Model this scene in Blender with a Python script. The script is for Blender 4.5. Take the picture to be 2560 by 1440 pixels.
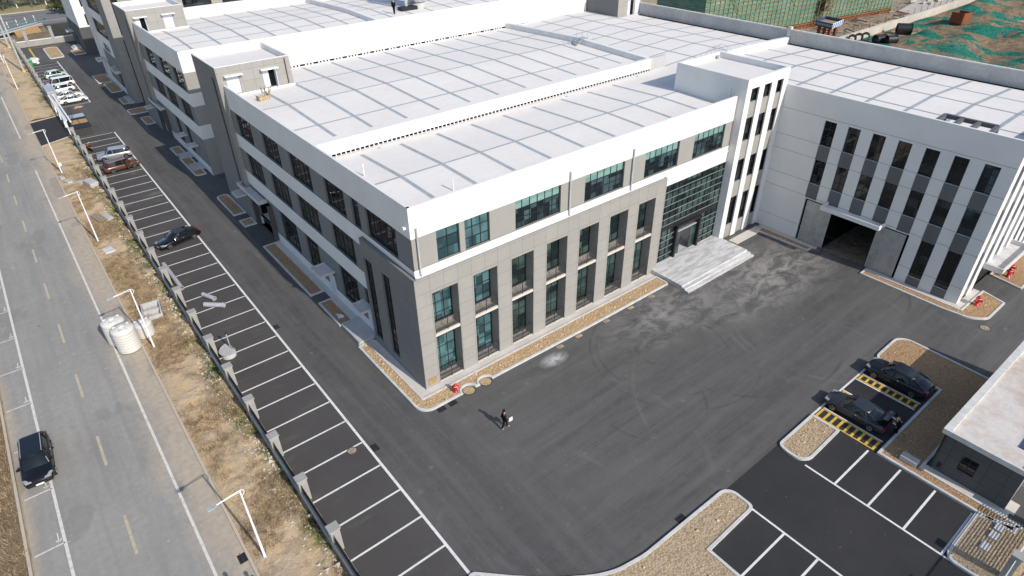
import bpy, bmesh, random
from math import *
from mathutils import Vector, Matrix, noise as mnoise
from mathutils.geometry import tessellate_polygon

for o in list(bpy.data.objects): bpy.data.objects.remove(o)
C = bpy.context.scene
COL = C.collection
RND = random.Random(7)

# ------------------------------------------------------------ camera
cam_d = bpy.data.cameras.new('camera'); cam = bpy.data.objects.new('camera', cam_d); COL.objects.link(cam)
cam.location = (-16.4362, -31.2198, 32.3478)
cam.rotation_mode = 'XYZ'
cam.rotation_euler = (0.9782, 0.0130, -0.6766)
cam_d.sensor_width = 36.0; cam_d.sensor_fit = 'HORIZONTAL'
cam_d.lens = 1587.18 / 2560 * 36.0
cam_d.clip_start = 0.5; cam_d.clip_end = 3000
C.camera = cam

# ------------------------------------------------------------ light
SUN_TRAVEL = Vector((-0.17, 1.43, -1.0)).normalized()
sun_el = asin(-SUN_TRAVEL.z); sun_az = atan2(-SUN_TRAVEL.x, -SUN_TRAVEL.y)
w = bpy.data.worlds.new('World'); C.world = w; w.use_nodes = True
nt = w.node_tree; nt.nodes.clear()
sky = nt.nodes.new('ShaderNodeTexSky'); sky.sky_type = 'NISHITA'; sky.sun_disc = False
sky.sun_elevation = sun_el; sky.sun_rotation = sun_az; sky.dust_density = 0.9; sky.air_density = 1.0; sky.ozone_density = 1.0
bg = nt.nodes.new('ShaderNodeBackground'); bg.inputs['Strength'].default_value = 0.132
out = nt.nodes.new('ShaderNodeOutputWorld')
nt.links.new(sky.outputs[0], bg.inputs[0]); nt.links.new(bg.outputs[0], out.inputs[0])
sd = bpy.data.lights.new('sun', 'SUN'); sd.energy = 3.45; sd.angle = radians(0.5); sd.color = (1.0, 0.935, 0.85)
so = bpy.data.objects.new('sun', sd); COL.objects.link(so)
so.rotation_euler = SUN_TRAVEL.to_track_quat('-Z', 'Y').to_euler(); so.location = (10, -60, 80)
C.view_settings.view_transform = 'Standard'; C.view_settings.look = 'None'
C.view_settings.exposure = 0.32; C.view_settings.gamma = 1.0; C.view_settings.use_curve_mapping = False
C.cycles.max_bounces = 6; C.cycles.diffuse_bounces = 3; C.cycles.glossy_bounces = 3

# ------------------------------------------------------------ materials
M = {}
class NT:
    def __init__(s, name):
        s.m = bpy.data.materials.new(name); s.m.use_nodes = True; s.t = s.m.node_tree; s.t.nodes.clear()
        s.o = s.t.nodes.new('ShaderNodeOutputMaterial'); s.b = s.t.nodes.new('ShaderNodeBsdfPrincipled')
        s.t.links.new(s.b.outputs[0], s.o.inputs[0]); M[name] = s.m
    def n(s, typ, **kw):
        nd = s.t.nodes.new(typ)
        for k, v in kw.items():
            if k.startswith('i_'): nd.inputs[k[2:].replace('_', ' ')].default_value = v
            else: setattr(nd, k, v)
        return nd
    def l(s, a, b): s.t.links.new(a, b)
    def coord(s, kind='Object', scale=(1, 1, 1), rot=(0, 0, 0), loc=(0, 0, 0)):
        tc = s.n('ShaderNodeTexCoord'); mp = s.n('ShaderNodeMapping')
        mp.inputs['Scale'].default_value = scale; mp.inputs['Rotation'].default_value = rot; mp.inputs['Location'].default_value = loc
        s.l(tc.outputs[kind], mp.inputs[0]); return mp.outputs[0]
    def noise(s, vec, scale, detail=4, rough=0.6, lo=0.35, hi=0.65, dist=0.0):
        a = s.n('ShaderNodeTexNoise'); a.inputs['Scale'].default_value = scale; a.inputs['Detail'].default_value = detail
        a.inputs['Roughness'].default_value = rough; a.inputs['Distortion'].default_value = dist
        s.l(vec, a.inputs['Vector']); return s.ramp(a.outputs[0], lo, hi)
    def ramp(s, val, lo, hi, a=0.0, b=1.0):
        r = s.n('ShaderNodeMapRange'); r.inputs[1].default_value = lo; r.inputs[2].default_value = hi
        r.inputs[3].default_value = a; r.inputs[4].default_value = b; s.l(val, r.inputs[0]); return r.outputs[0]
    def mix(s, fac, a, b, mode='MIX'):
        x = s.n('ShaderNodeMix', data_type='RGBA', blend_type=mode)
        for i, v in ((0, fac), (6, a), (7, b)):
            if isinstance(v, (int, float)): x.inputs[i].default_value = v
            elif isinstance(v, tuple): x.inputs[i].default_value = v + (1.0,) if len(v) == 3 else v
            else: s.l(v, x.inputs[i])
        return x.outputs[2]
    def math(s, op, a, b=None):
        x = s.n('ShaderNodeMath', operation=op)
        for i, v in ((0, a), (1, b)):
            if v is None: continue
            if isinstance(v, (int, float)): x.inputs[i].default_value = v
            else: s.l(v, x.inputs[i])
        return x.outputs[0]
    def base(s, c, rough=0.8, spec=0.3, metal=0.0):
        if isinstance(c, tuple): s.b.inputs['Base Color'].default_value = c + (1.0,)
        else: s.l(c, s.b.inputs['Base Color'])
        s.b.inputs['Roughness'].default_value = rough; s.b.inputs['Specular IOR Level'].default_value = spec
        s.b.inputs['Metallic'].default_value = metal; return s
    def bump(s, h, strength=0.3, dist=0.05):
        b = s.n('ShaderNodeBump'); b.inputs['Strength'].default_value = strength; b.inputs['Distance'].default_value = dist
        s.l(h, b.inputs['Height']); s.l(b.outputs[0], s.b.inputs['Normal']); return s

def plain(name, c, rough=0.6, spec=0.4, metal=0.0, var=0.12, scale=3.0):
    k = NT(name); v = k.coord('Object')
    f = k.noise(v, scale, 4, 0.6)
    d = tuple(max(0, x * (1 - var)) for x in c); e = tuple(min(1, x * (1 + var)) for x in c)
    return k.base(k.mix(f, d, e), rough, spec, metal)

plain('white_paint', (0.71, 0.705, 0.69), 0.75, 0.25, var=0.035, scale=0.35)
plain('white_metal', (0.80, 0.81, 0.82), 0.35, 0.5, var=0.02)
plain('dark_frame', (0.018, 0.020, 0.022), 0.45, 0.4)
plain('black_iron', (0.012, 0.013, 0.014), 0.5, 0.4)
plain('rail_grey', (0.045, 0.045, 0.046), 0.5, 0.4)
plain('tyre', (0.015, 0.015, 0.015), 0.85, 0.2)
plain('rim', (0.42, 0.43, 0.45), 0.3, 0.5, metal=0.8)
plain('dark_plastic', (0.02, 0.02, 0.021), 0.6, 0.3)
plain('lamp_lens', (0.30, 0.32, 0.34), 0.15, 0.6)
plain('tail_red', (0.25, 0.01, 0.012), 0.25, 0.5)
plain('hydrant_red', (0.50, 0.012, 0.02), 0.4, 0.5)
plain('yellow_paint', (0.62, 0.40, 0.07), 0.7, 0.3, var=0.2, scale=2)
plain('grey_plastic_pipe', (0.42, 0.42, 0.45), 0.45, 0.4)
plain('black_pipe', (0.015, 0.016, 0.018), 0.5, 0.4)
plain('galvanised', (0.48, 0.50, 0.52), 0.45, 0.5, metal=0.3)
plain('rust', (0.22, 0.07, 0.035), 0.85, 0.2, var=0.4, scale=8)
plain('orange_paint', (0.55, 0.12, 0.03), 0.5, 0.4)
plain('green_plastic', (0.02, 0.32, 0.10), 0.5, 0.4)
plain('teal_rail', (0.10, 0.19, 0.17), 0.5, 0.4, var=0.2)
plain('cardboard', (0.42, 0.26, 0.13), 0.9, 0.1, var=0.3, scale=4)
plain('wood', (0.40, 0.30, 0.18), 0.85, 0.2, var=0.3, scale=6)
plain('old_wood', (0.30, 0.24, 0.18), 0.9, 0.2, var=0.35, scale=6)
plain('bag_white', (0.62, 0.63, 0.60), 0.7, 0.3, var=0.35, scale=2.5)
plain('skin', (0.50, 0.30, 0.21), 0.55, 0.3)
plain('hair', (0.012, 0.010, 0.009), 0.7, 0.3)
plain('black_cloth', (0.010, 0.010, 0.012), 0.9, 0.1, var=0.3)
plain('white_cloth', (0.72, 0.72, 0.74), 0.9, 0.1)
plain('tan_leather', (0.40, 0.25, 0.14), 0.6, 0.3)
plain('plate_white', (0.72, 0.76, 0.80), 0.4, 0.4)
plain('plate_blue', (0.05, 0.07, 0.15), 0.4, 0.4)
plain('door_panel', (0.60, 0.63, 0.72), 0.5, 0.4, var=0.04)
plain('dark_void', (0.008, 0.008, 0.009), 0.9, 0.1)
plain('brass_plaque', (0.45, 0.33, 0.16), 0.4, 0.5, metal=0.4)
plain('bark', (0.16, 0.12, 0.09), 0.9, 0.1, var=0.3, scale=6)
plain('lime_wash', (0.68, 0.67, 0.63), 0.9, 0.1)
plain('white_poly', (0.60, 0.585, 0.545), 0.5, 0.35, var=0.05, scale=1.0)
plain('steel_panel', (0.40, 0.40, 0.39), 0.35, 0.5, metal=0.35, var=0.14, scale=1.2)
plain('lid_green', (0.07, 0.11, 0.09), 0.6, 0.3)
plain('blue_sheet', (0.08, 0.20, 0.48), 0.5, 0.4)
plain('car_seat', (0.05, 0.045, 0.04), 0.8, 0.2)

def paint(name, c, rough=0.28, metal=0.0):
    k = NT(name); v = k.coord('Object'); f = k.noise(v, 1.5, 2, 0.5)
    k.base(k.mix(f, tuple(x * 0.93 for x in c), c), rough, 0.5, metal)
    k.b.inputs['Coat Weight'].default_value = 0.3; k.b.inputs['Coat Roughness'].default_value = 0.06
paint('paint_black', (0.006, 0.006, 0.007)); paint('paint_white', (0.78, 0.78, 0.78)); paint('paint_brown', (0.12, 0.045, 0.03))
paint('paint_silver', (0.42, 0.44, 0.48), 0.3, 0.5); paint('paint_navy', (0.006, 0.009, 0.018)); paint('paint_grey', (0.032, 0.036, 0.046), 0.32, 0.1)
paint('paint_maroon', (0.09, 0.015, 0.04)); paint('paint_mint', (0.48, 0.66, 0.56))
k = NT('car_glass'); k.base((0.010, 0.014, 0.016), 0.05, 0.5)

# window glass: base colour differs from pane to pane (painted reflections, besides curtains, blinds and rooms behind the glass)
def glass(name, c1, c2, pu, pv, lo=0.3, hi=0.75, ou=0.0, ov=0.0, rough=0.04, spec=0.6):
    k = NT(name)
    tc = k.n('ShaderNodeTexCoord'); sp = k.n('ShaderNodeSeparateXYZ'); k.l(tc.outputs['UV'], sp.inputs[0])
    u = k.math('FLOOR', k.math('DIVIDE', k.math('SUBTRACT', sp.outputs[0], ou), pu)); v = k.math('FLOOR', k.math('DIVIDE', k.math('SUBTRACT', sp.outputs[1], ov), pv))
    cb = k.n('ShaderNodeCombineXYZ'); k.l(u, cb.inputs[0]); k.l(v, cb.inputs[1])
    wn = k.n('ShaderNodeTexWhiteNoise', noise_dimensions='2D'); k.l(cb.outputs[0], wn.inputs['Vector'])
    ns = k.noise(k.coord('UV'), 0.8, 2, 0.5, 0.3, 0.7)
    f = k.ramp(k.math('ADD', k.math('MULTIPLY', wn.outputs['Value'], 0.7), k.math('MULTIPLY', ns, 0.3)), lo, hi)
    k.base(k.mix(f, c1, c2), rough, spec)
glass('glass_dark', (0.005, 0.007, 0.009), (0.045, 0.050, 0.055), 0.9, 0.78, 0.5, 1.0)
glass('glass_teal', (0.022, 0.052, 0.060), (0.085, 0.175, 0.190), 0.62, 0.9)
glass('glass_teal_light', (0.14, 0.26, 0.245), (0.20, 0.34, 0.32), 0.75, 2.0)
glass('glass_mid', (0.008, 0.014, 0.018), (0.07, 0.12, 0.13), 0.62, 0.75, 0.35, 0.95)
glass('glass_lobby', (0.010, 0.018, 0.019), (0.060, 0.105, 0.095), 0.86, 0.62, 0.3, 0.9)

# stone-coloured cladding in panels with thin joints (UVs are in metres)
def clad(name, c, pw, ph, joint=0.022, dark=0.45, ou=0.0, ov=0.0):
    k = NT(name); tc = k.n('ShaderNodeTexCoord'); sp = k.n('ShaderNodeSeparateXYZ'); k.l(tc.outputs['UV'], sp.inputs[0])
    def line(o, p, off):
        q = k.math('FRACT', k.math('DIVIDE', k.math('ADD', o, off), p))
        return k.math('LESS_THAN', k.math('MULTIPLY', q, p), joint)
    g = k.math('MAXIMUM', line(sp.outputs[0], pw, ou + 100 * pw), line(sp.outputs[1], ph, ov + 100 * ph))
    u = k.math('FLOOR', k.math('DIVIDE', k.math('ADD', sp.outputs[0], ou + 100 * pw), pw)); v = k.math('FLOOR', k.math('DIVIDE', k.math('ADD', sp.outputs[1], ov + 100 * ph), ph))
    cb = k.n('ShaderNodeCombineXYZ'); k.l(u, cb.inputs[0]); k.l(v, cb.inputs[1])
    wn = k.n('ShaderNodeTexWhiteNoise', noise_dimensions='2D'); k.l(cb.outputs[0], wn.inputs['Vector'])
    cc = k.mix(wn.outputs['Value'], tuple(x * 0.94 for x in c), tuple(x * 1.04 for x in c))
    cc = k.mix(k.noise(k.coord('UV'), 0.7, 5, 0.6), cc, tuple(x * 0.93 for x in c))
    k.base(k.mix(g, cc, tuple(x * dark for x in c)), 0.75, 0.3)
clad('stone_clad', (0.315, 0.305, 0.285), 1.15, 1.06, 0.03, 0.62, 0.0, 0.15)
clad('stone_clad_shaded', (0.215, 0.212, 0.205), 1.15, 1.06, 0.03, 0.75, 0.0, 0.15)  # same stone again, with the shade of the side faces in its colour
clad('stone_dark', (0.095, 0.096, 0.096), 1.0, 0.8, 0.025, 0.45)
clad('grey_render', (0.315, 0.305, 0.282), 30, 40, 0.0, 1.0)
clad('grey_render_shaded', (0.20, 0.205, 0.205), 30, 40, 0.0, 1.0)  # same render for side faces, their shade put into the colour
clad('grey_panel', (0.13, 0.135, 0.138), 30, 40, 0.0, 1.0)
clad('granite_plain', (0.50, 0.49, 0.48), 1.2, 0.6, 0.012, 0.75)
k = NT('granite_paving'); v = k.coord('UV')
pt = k.noise(k.coord('UV', (0.55, 2.2, 1)), 1.0, 6, 0.65, 0.44, 0.58, 0.4); c = k.mix(pt, (0.62, 0.61, 0.60), (0.41, 0.41, 0.415)); c = k.mix(k.math('MULTIPLY', k.noise(v, 9, 3, 0.6), 0.2), c, (0.5, 0.5, 0.5)); k.base(c, 0.7, 0.35)
clad('apron_concrete', (0.60, 0.56, 0.51), 2.4, 40, 0.015, 0.7)

# roof concrete: pale screed with faint stains
k = NT('roof_concrete'); v = k.coord('Object')
a = k.noise(v, 0.16, 5, 0.6, 0.35, 0.7); b2 = k.noise(v, 1.6, 6, 0.65, 0.4, 0.75); s_ = k.noise(k.coord('Object', (0.05, 0.9, 1)), 1.0, 4, 0.6, 0.45, 0.8)
c = k.mix(a, (0.765, 0.735, 0.70), (0.70, 0.67, 0.638)); cn = k.n('ShaderNodeTexCoord'); sx_ = k.n('ShaderNodeSeparateXYZ'); k.l(cn.outputs['UV'], sx_.inputs[0]); cb_ = k.n('ShaderNodeCombineXYZ'); k.l(k.math('FLOOR', k.math('DIVIDE', k.math('SUBTRACT', sx_.outputs[0], .45), 3.475)), cb_.inputs[0]); k.l(k.math('FLOOR', k.math('DIVIDE', sx_.outputs[1], 3.45)), cb_.inputs[1]); wn_ = k.n('ShaderNodeTexWhiteNoise', noise_dimensions='2D'); k.l(cb_.outputs[0], wn_.inputs['Vector']); c = k.mix(k.math('MULTIPLY', wn_.outputs['Value'], .6), c, (0.70, 0.665, 0.63)); c = k.mix(k.math('MULTIPLY', k.noise(v, 0.55, 8, 0.75, 0.60, 0.72), 0.5), c, (0.60, 0.52, 0.46)); c = k.mix(k.math('MULTIPLY', b2, 0.35), c, (0.63, 0.585, 0.545)); c = k.mix(k.math('MULTIPLY', s_, 0.35), c, (0.77, 0.745, 0.715))
k.base(c, 0.85, 0.25)
k = NT('roof_old'); v = k.coord('Object')
c = k.mix(k.noise(v, 0.5, 6, 0.7, 0.4, 0.65), (0.60, 0.56, 0.52), (0.46, 0.38, 0.32)); c = k.mix(k.math('MULTIPLY', k.noise(v, 3, 5, 0.6, 0.5, 0.7), 0.5), c, (0.66, 0.64, 0.62)); k.base(c, 0.9, 0.2)
k = NT('roof_strip'); v = k.coord('Object'); k.base(k.mix(k.noise(v, 1.2, 4, 0.6), (0.30, 0.335, 0.36), (0.38, 0.41, 0.425)), 0.7, 0.3)
k = NT('raw_concrete'); v = k.coord('Object')
c = k.mix(k.noise(v, 0.5, 6, 0.65), (0.42, 0.42, 0.42), (0.56, 0.55, 0.53)); c = k.mix(k.math('MULTIPLY', k.noise(v, 6, 4, 0.6), 0.3), c, (0.25, 0.25, 0.25)); k.base(c, 0.9, 0.2)
k = NT('parapet_inner'); v = k.coord('Object')
c = k.mix(k.noise(v, 0.7, 6, 0.7), (0.66, 0.655, 0.64), (0.76, 0.755, 0.74)); k.base(c, 0.85, 0.2)
k = NT('kerb_concrete'); v = k.coord('Object')
c = k.mix(k.noise(v, 2.0, 5, 0.6), (0.62, 0.61, 0.59), (0.50, 0.49, 0.47)); k.base(c, 0.85, 0.25)
k = NT('dirty_kerb'); v = k.coord('Object'); c = k.mix(k.noise(v, 0.9, 6, 0.7, 0.42, 0.6), (0.46, 0.42, 0.36), (0.52, 0.43, 0.32)); k.base(c, 0.9, 0.2)
k = NT('fence_stone'); v = k.coord('Object')
c = k.mix(k.noise(v, 1.5, 5, 0.6), (0.36, 0.35, 0.325), (0.30, 0.295, 0.28)); k.base(c, 0.85, 0.25)

# road paint, worn
k = NT('line_white'); v = k.coord('Object')
c = k.mix(k.noise(v, 4, 7, 0.75, 0.52, 0.72), (0.74, 0.73, 0.71), (0.36, 0.355, 0.35)); c = k.mix(k.math('MULTIPLY', k.noise(v, 0.35, 5, 0.6, 0.45, 0.7), 0.4), c, (0.50, 0.49, 0.47)); k.base(c, 0.7, 0.3)
k = NT('line_white_old'); v = k.coord('Object')
c = k.mix(k.noise(v, 3, 6, 0.75, 0.50, 0.72), (0.66, 0.63, 0.58), (0.34, 0.32, 0.29)); k.base(c, 0.8, 0.2)
k = NT('line_yellow_old'); v = k.coord('Object')
c = k.mix(k.noise(v, 3, 6, 0.75, 0.42, 0.7), (0.50, 0.44, 0.30), (0.34, 0.315, 0.25)); k.base(c, 0.8, 0.2)

# new asphalt of the yard: tyre streaks along the drive lanes, dust spread from the entrance
k = NT('asphalt_yard'); v = k.coord('Object')
big = k.noise(v, 0.05, 5, 0.6, 0.35, 0.68); med = k.noise(v, 0.45, 6, 0.65, 0.42, 0.75)
strx = k.noise(k.coord('Object', (0.05, 0.75, 1), (0, 0, radians(-4))), 1.0, 9, 0.72, 0.40, 0.66, 0.4)
stry = k.noise(k.coord('Object', (0.8, 0.05, 1), (0, 0, radians(2))), 1.0, 9, 0.72, 0.42, 0.70, 0.4)
sp = k.n('ShaderNodeSeparateXYZ'); k.l(v, sp.inputs[0])
lane = k.ramp(sp.outputs[0], -1.0, 4.0)
st = k.mix(lane, stry, strx)
c = k.mix(big, (0.064, 0.062, 0.061), (0.096, 0.093, 0.090)); c = k.mix(k.math('MULTIPLY', st, 0.75), c, (0.150, 0.145, 0.140))
c = k.mix(k.math('MULTIPLY', med, 0.25), c, (0.165, 0.160, 0.156))
def blob(x, y, rx, ry):
    m = k.coord('Object', (1 / rx, 1 / ry, 0), (0, 0, 0), (-x / rx, -y / ry, 0)); g = k.n('ShaderNodeVectorMath', operation='LENGTH'); k.l(m, g.inputs[0])
    return k.ramp(g.outputs['Value'], 1.0, 0.15)
dm = k.math('MAXIMUM', blob(33, -7, 14, 5), k.math('MULTIPLY', blob(22, -5, 10, 4), 0.8))
dn = k.noise(k.coord('Object', (0.6, 1, 1)), 0.75, 8, 0.72, 0.42, 0.58, 1.0)
c = k.mix(k.math('MULTIPLY', k.math('MULTIPLY', dm, dn), 1.0), c, (0.33, 0.315, 0.30))
sl = k.math('MULTIPLY', blob(9.6, -3.4, 1.5, 0.8), k.noise(v, 1.6, 6, 0.7, 0.33, 0.5, 0.6)); c = k.mix(sl, c, (0.55, 0.54, 0.54))
for cx, cy, rr, ww, lgt, am in ((17, -8, 5.2, .12, 0, .6), (17.6, -8.6, 6.6, .14, 0, .5), (12, -11, 4.0, .14, 0, .5), (30, -14, 7.5, .2, 1, .6), (31, -14.5, 9.2, .25, 1, .5), (24, -9, 9, .16, 0, .5), (-1, -14, 6, .25, 1, .4), (4, -12, 8.5, .3, 1, .35), (20, -17, 11, .2, 1, .4), (36, -12, 6, .18, 0, .5), (-3, 84, 7, .2, 0, .4), (-2, 85, 9, .2, 0, .4)):
    m = k.coord('Object', (1, 1, 0), (0, 0, 0), (-cx, -cy, 0)); g = k.n('ShaderNodeVectorMath', operation='LENGTH'); k.l(m, g.inputs[0])
    band = k.ramp(k.math('ABSOLUTE', k.math('SUBTRACT', g.outputs['Value'], rr)), ww, ww * .3); band = k.math('MULTIPLY', band, k.noise(v, 0.22, 4, 0.6, 0.48, 0.62)); c = k.mix(k.math('MULTIPLY', band, am), c, (0.17, 0.165, 0.16) if lgt else (0.048, 0.047, 0.047))
seam = k.math('LESS_THAN', k.math('ABSOLUTE', k.math('SUBTRACT', k.math('FRACT', k.math('DIVIDE', sp.outputs[1], 4.6)), .5)), .004); c = k.mix(k.math('MULTIPLY', k.math('MULTIPLY', seam, k.ramp(sp.outputs[0], -1, 1)), .5), c, (0.045, 0.044, 0.044))
c = k.mix(k.math('MULTIPLY', k.noise(v, 9, 2, 0.5, 0.70, 0.73), 0.6), c, (0.40, 0.38, 0.35))
c = k.mix(k.math('MULTIPLY', k.noise(k.coord('Object', (.7, 1, 1)), 1.7, 8, 0.78, 0.45, 0.66), 0.4), c, (0.135, 0.13, 0.125)); c = k.mix(k.math('MULTIPLY', k.noise(v, 0.9, 4, 0.6, 0.66, 0.72), 0.5), c, (0.24, 0.22, 0.195))
fine = k.n('ShaderNodeTexNoise'); fine.inputs['Scale'].default_value = 45; fine.inputs['Detail'].default_value = 2; k.l(v, fine.inputs['Vector'])
c = k.mix(k.ramp(fine.outputs[0], 0.3, 0.7, 0, 0.35), c, (0.055, 0.055, 0.057)); k.base(c, 0.82, 0.28).bump(fine.outputs[0], 0.15, 0.01)
# smoother, browner asphalt of the parking bays
k = NT('asphalt_bay'); v = k.coord('Object')
c = k.mix(k.noise(v, 0.2, 5, 0.6), (0.073, 0.067, 0.064), (0.090, 0.083, 0.079)); c = k.mix(k.math('MULTIPLY', k.noise(k.coord('Object', (0.25, 1, 1)), 0.9, 7, 0.7, 0.56, 0.78), 0.7), c, (0.16, 0.145, 0.125))
sp = k.n('ShaderNodeSeparateXYZ'); k.l(v, sp.inputs[0])
wr = k.math('MULTIPLY', k.ramp(sp.outputs[1], 33, 50), k.noise(k.coord('Object', (0.35, 1.0, 1)), 0.55, 6, 0.7, 0.56, 0.68)); c = k.mix(k.math('MULTIPLY', wr, 0.75), c, (0.25, 0.215, 0.17))
fine = k.n('ShaderNodeTexNoise'); fine.inputs['Scale'].default_value = 45; k.l(v, fine.inputs['Vector'])
c = k.mix(k.ramp(fine.outputs[0], 0.3, 0.7, 0, 0.3), c, (0.035, 0.033, 0.033)); k.base(c, 0.8, 0.28).bump(fine.outputs[0], 0.15, 0.01)
k = NT('asphalt_dark'); v = k.coord('Object')
c = k.mix(k.noise(v, 0.25, 5, 0.6), (0.030, 0.030, 0.032), (0.040, 0.039, 0.040)); c = k.mix(k.math('MULTIPLY', k.noise(v, 5, 3, 0.6, 0.70, 0.74), 0.5), c, (0.3, 0.29, 0.28)); k.base(c, 0.8, 0.25)
# old public road: dusty, sand along the gutters
k = NT('asphalt_road'); v = k.coord('Object')
sp = k.n('ShaderNodeSeparateXYZ'); k.l(v, sp.inputs[0])
c = k.mix(k.noise(v, 0.12, 6, 0.65), (0.275, 0.262, 0.238), (0.345, 0.328, 0.298))
c = k.mix(k.math('MULTIPLY', k.noise(k.coord('Object', (1.3, 0.05, 1)), 1.0, 6, 0.65, 0.42, 0.7), 0.6), c, (0.41, 0.39, 0.355))
c = k.mix(k.math('MULTIPLY', k.noise(k.coord('Object', (1.6, 0.03, 1), (0, 0, radians(2)), (3, 0, 0)), 1.0, 4, 0.6, 0.55, 0.75), 0.55), c, (0.205, 0.199, 0.187))
wob = k.math('MULTIPLY', k.noise(k.coord('Object', (1, 0.35, 1)), 0.35, 5, 0.65, 0.3, 0.7), 2.0)
er = k.ramp(k.math('ADD', sp.outputs[0], wob), -16.7, -15.0); el = k.ramp(k.math('SUBTRACT', sp.outputs[0], k.math('MULTIPLY', wob, 0.5)), -24.5, -25.3)
c = k.mix(k.math('MULTIPLY', k.math('MAXIMUM', er, el), 0.85), c, (0.54, 0.44, 0.325))
c = k.mix(k.math('MULTIPLY', k.noise(v, 2.2, 8, 0.75, 0.4, 0.62), 0.35), c, (0.21, 0.20, 0.185)); pch = k.noise(k.coord('Object', (1, .5, 1)), 0.28, 3, 0.5, 0.60, 0.63); c = k.mix(k.math('MULTIPLY', pch, 0.35), c, (0.19, 0.186, 0.178)); c = k.mix(k.noise(v, 1.3, 3, 0.6, 0.68, 0.73), c, (0.46, 0.41, 0.33)); c = k.mix(k.noise(v, 2.1, 2, 0.5, 0.775, 0.79), c, (0.02, 0.02, 0.02))
fine = k.n('ShaderNodeTexNoise'); fine.inputs['Scale'].default_value = 30; fine.inputs['Detail'].default_value = 3; k.l(v, fine.inputs['Vector'])
c = k.mix(k.ramp(fine.outputs[0], 0.3, 0.7, 0, 0.3), c, (0.16, 0.155, 0.147)); k.base(c, 0.88, 0.2).bump(fine.outputs[0], 0.2, 0.01)
# verge: sand, dry brown grass, rubble and a few green weeds by the wall
k = NT('verge_soil'); v = k.coord('Object'); sp = k.n('ShaderNodeSeparateXYZ'); k.l(v, sp.inputs[0])
c = k.mix(k.noise(v, 0.55, 8, 0.7, 0.40, 0.62, 0.5), (0.60, 0.44, 0.255), (0.50, 0.39, 0.285))
dry = k.noise(k.coord('Object', (1, 0.6, 1)), 0.33, 8, 0.72, 0.53, 0.64, 0.6); fib = k.noise(k.coord('Object', (1, 2.2, 1), (0, 0, 0.5)), 7, 6, 0.7, 0.35, 0.7)
c = k.mix(dry, c, k.mix(fib, (0.20, 0.14, 0.095), (0.47, 0.36, 0.25)))
gw = k.math('MULTIPLY', k.ramp(sp.outputs[0], -12.6, -11.4), k.noise(v, 0.9, 7, 0.7, 0.45, 0.58)); c = k.mix(k.math('MULTIPLY', gw, 0.9), c, (0.07, 0.105, 0.03))
c = k.mix(k.math('MULTIPLY', k.noise(v, 4.5, 4, 0.6, 0.62, 0.7), 0.7), c, (0.55, 0.50, 0.42)); hh = k.noise(v, 3, 8, 0.75, 0.2, 0.8)
k.base(c, 0.95, 0.1).bump(hh, 0.6, 0.18)
k = NT('left_scrub'); v = k.coord('Object'); fib = k.noise(k.coord('Object', (1, 2.2, 1), (0, 0, 0.9)), 6, 7, 0.72, 0.3, 0.7)
c = k.mix(k.noise(v, 0.4, 7, 0.7), k.mix(fib, (0.21, 0.15, 0.085), (0.46, 0.35, 0.22)), (0.48, 0.38, 0.25)); k.base(c, 0.95, 0.1).bump(fib, 0.9, 0.25)
# planter soil: yellowish clods
def soil(name, c1, c2, crev_shade):
    k = NT(name); v = k.coord('Object'); vo = k.n('ShaderNodeTexVoronoi'); vo.inputs['Scale'].default_value = 6.5; k.l(v, vo.inputs['Vector'])
    c = k.mix(k.noise(v, 0.8, 6, 0.7), c1, c2); c = k.mix(k.ramp(vo.outputs['Distance'], 0.42, 0.72, 0, 0.5), c, crev_shade)  # gaps between clods darkened in the colour, as shade in the crevices
    h = k.math('ADD', k.math('MULTIPLY', vo.outputs['Distance'], -1.0), k.noise(v, 2.0, 6, 0.7)); k.base(c, 0.95, 0.1).bump(h, 0.55, 0.07)
soil('planter_soil', (0.52, 0.375, 0.22), (0.46, 0.32, 0.18), (0.24, 0.17, 0.10))
soil('island_soil', (0.44, 0.28, 0.155), (0.38, 0.245, 0.14), (0.19, 0.125, 0.08))
soil('gravel_soil', (0.48, 0.37, 0.245), (0.42, 0.315, 0.205), (0.20, 0.155, 0.105))
k = NT('stones'); k.base(k.mix(k.noise(k.coord('Object'), 2.5, 3, 0.6, 0.3, 0.7), (0.52, 0.375, 0.22), (0.60, 0.50, 0.36)), 0.95, 0.1)
k = NT('rubble'); k.base(k.mix(k.noise(k.coord('Object'), 2.0, 4, 0.7, 0.35, 0.65), (0.62, 0.58, 0.52), (0.42, 0.33, 0.24)), 0.95, 0.1)
k = NT('dry_grass'); k.base(k.mix(k.noise(k.coord('Object'), 2.0, 4, 0.7, 0.35, 0.65), (0.19, 0.135, 0.08), (0.44, 0.33, 0.20)), 0.95, 0.1)
k = NT('weed_green'); k.base(k.mix(k.noise(k.coord('Object'), 2.0, 4, 0.7, 0.35, 0.65), (0.035, 0.065, 0.018), (0.10, 0.155, 0.045)), 0.9, 0.2)
k = NT('leaves_tree'); k.base(k.mix(k.noise(k.coord('Object'), 0.9, 5, 0.7, 0.3, 0.7), (0.045, 0.065, 0.022), (0.12, 0.14, 0.05)), 0.85, 0.2)
k = NT('leaves_dark'); k.base(k.mix(k.noise(k.coord('Object'), 1.2, 5, 0.7, 0.3, 0.7), (0.025, 0.042, 0.014), (0.075, 0.10, 0.035)), 0.85, 0.2)
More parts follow.
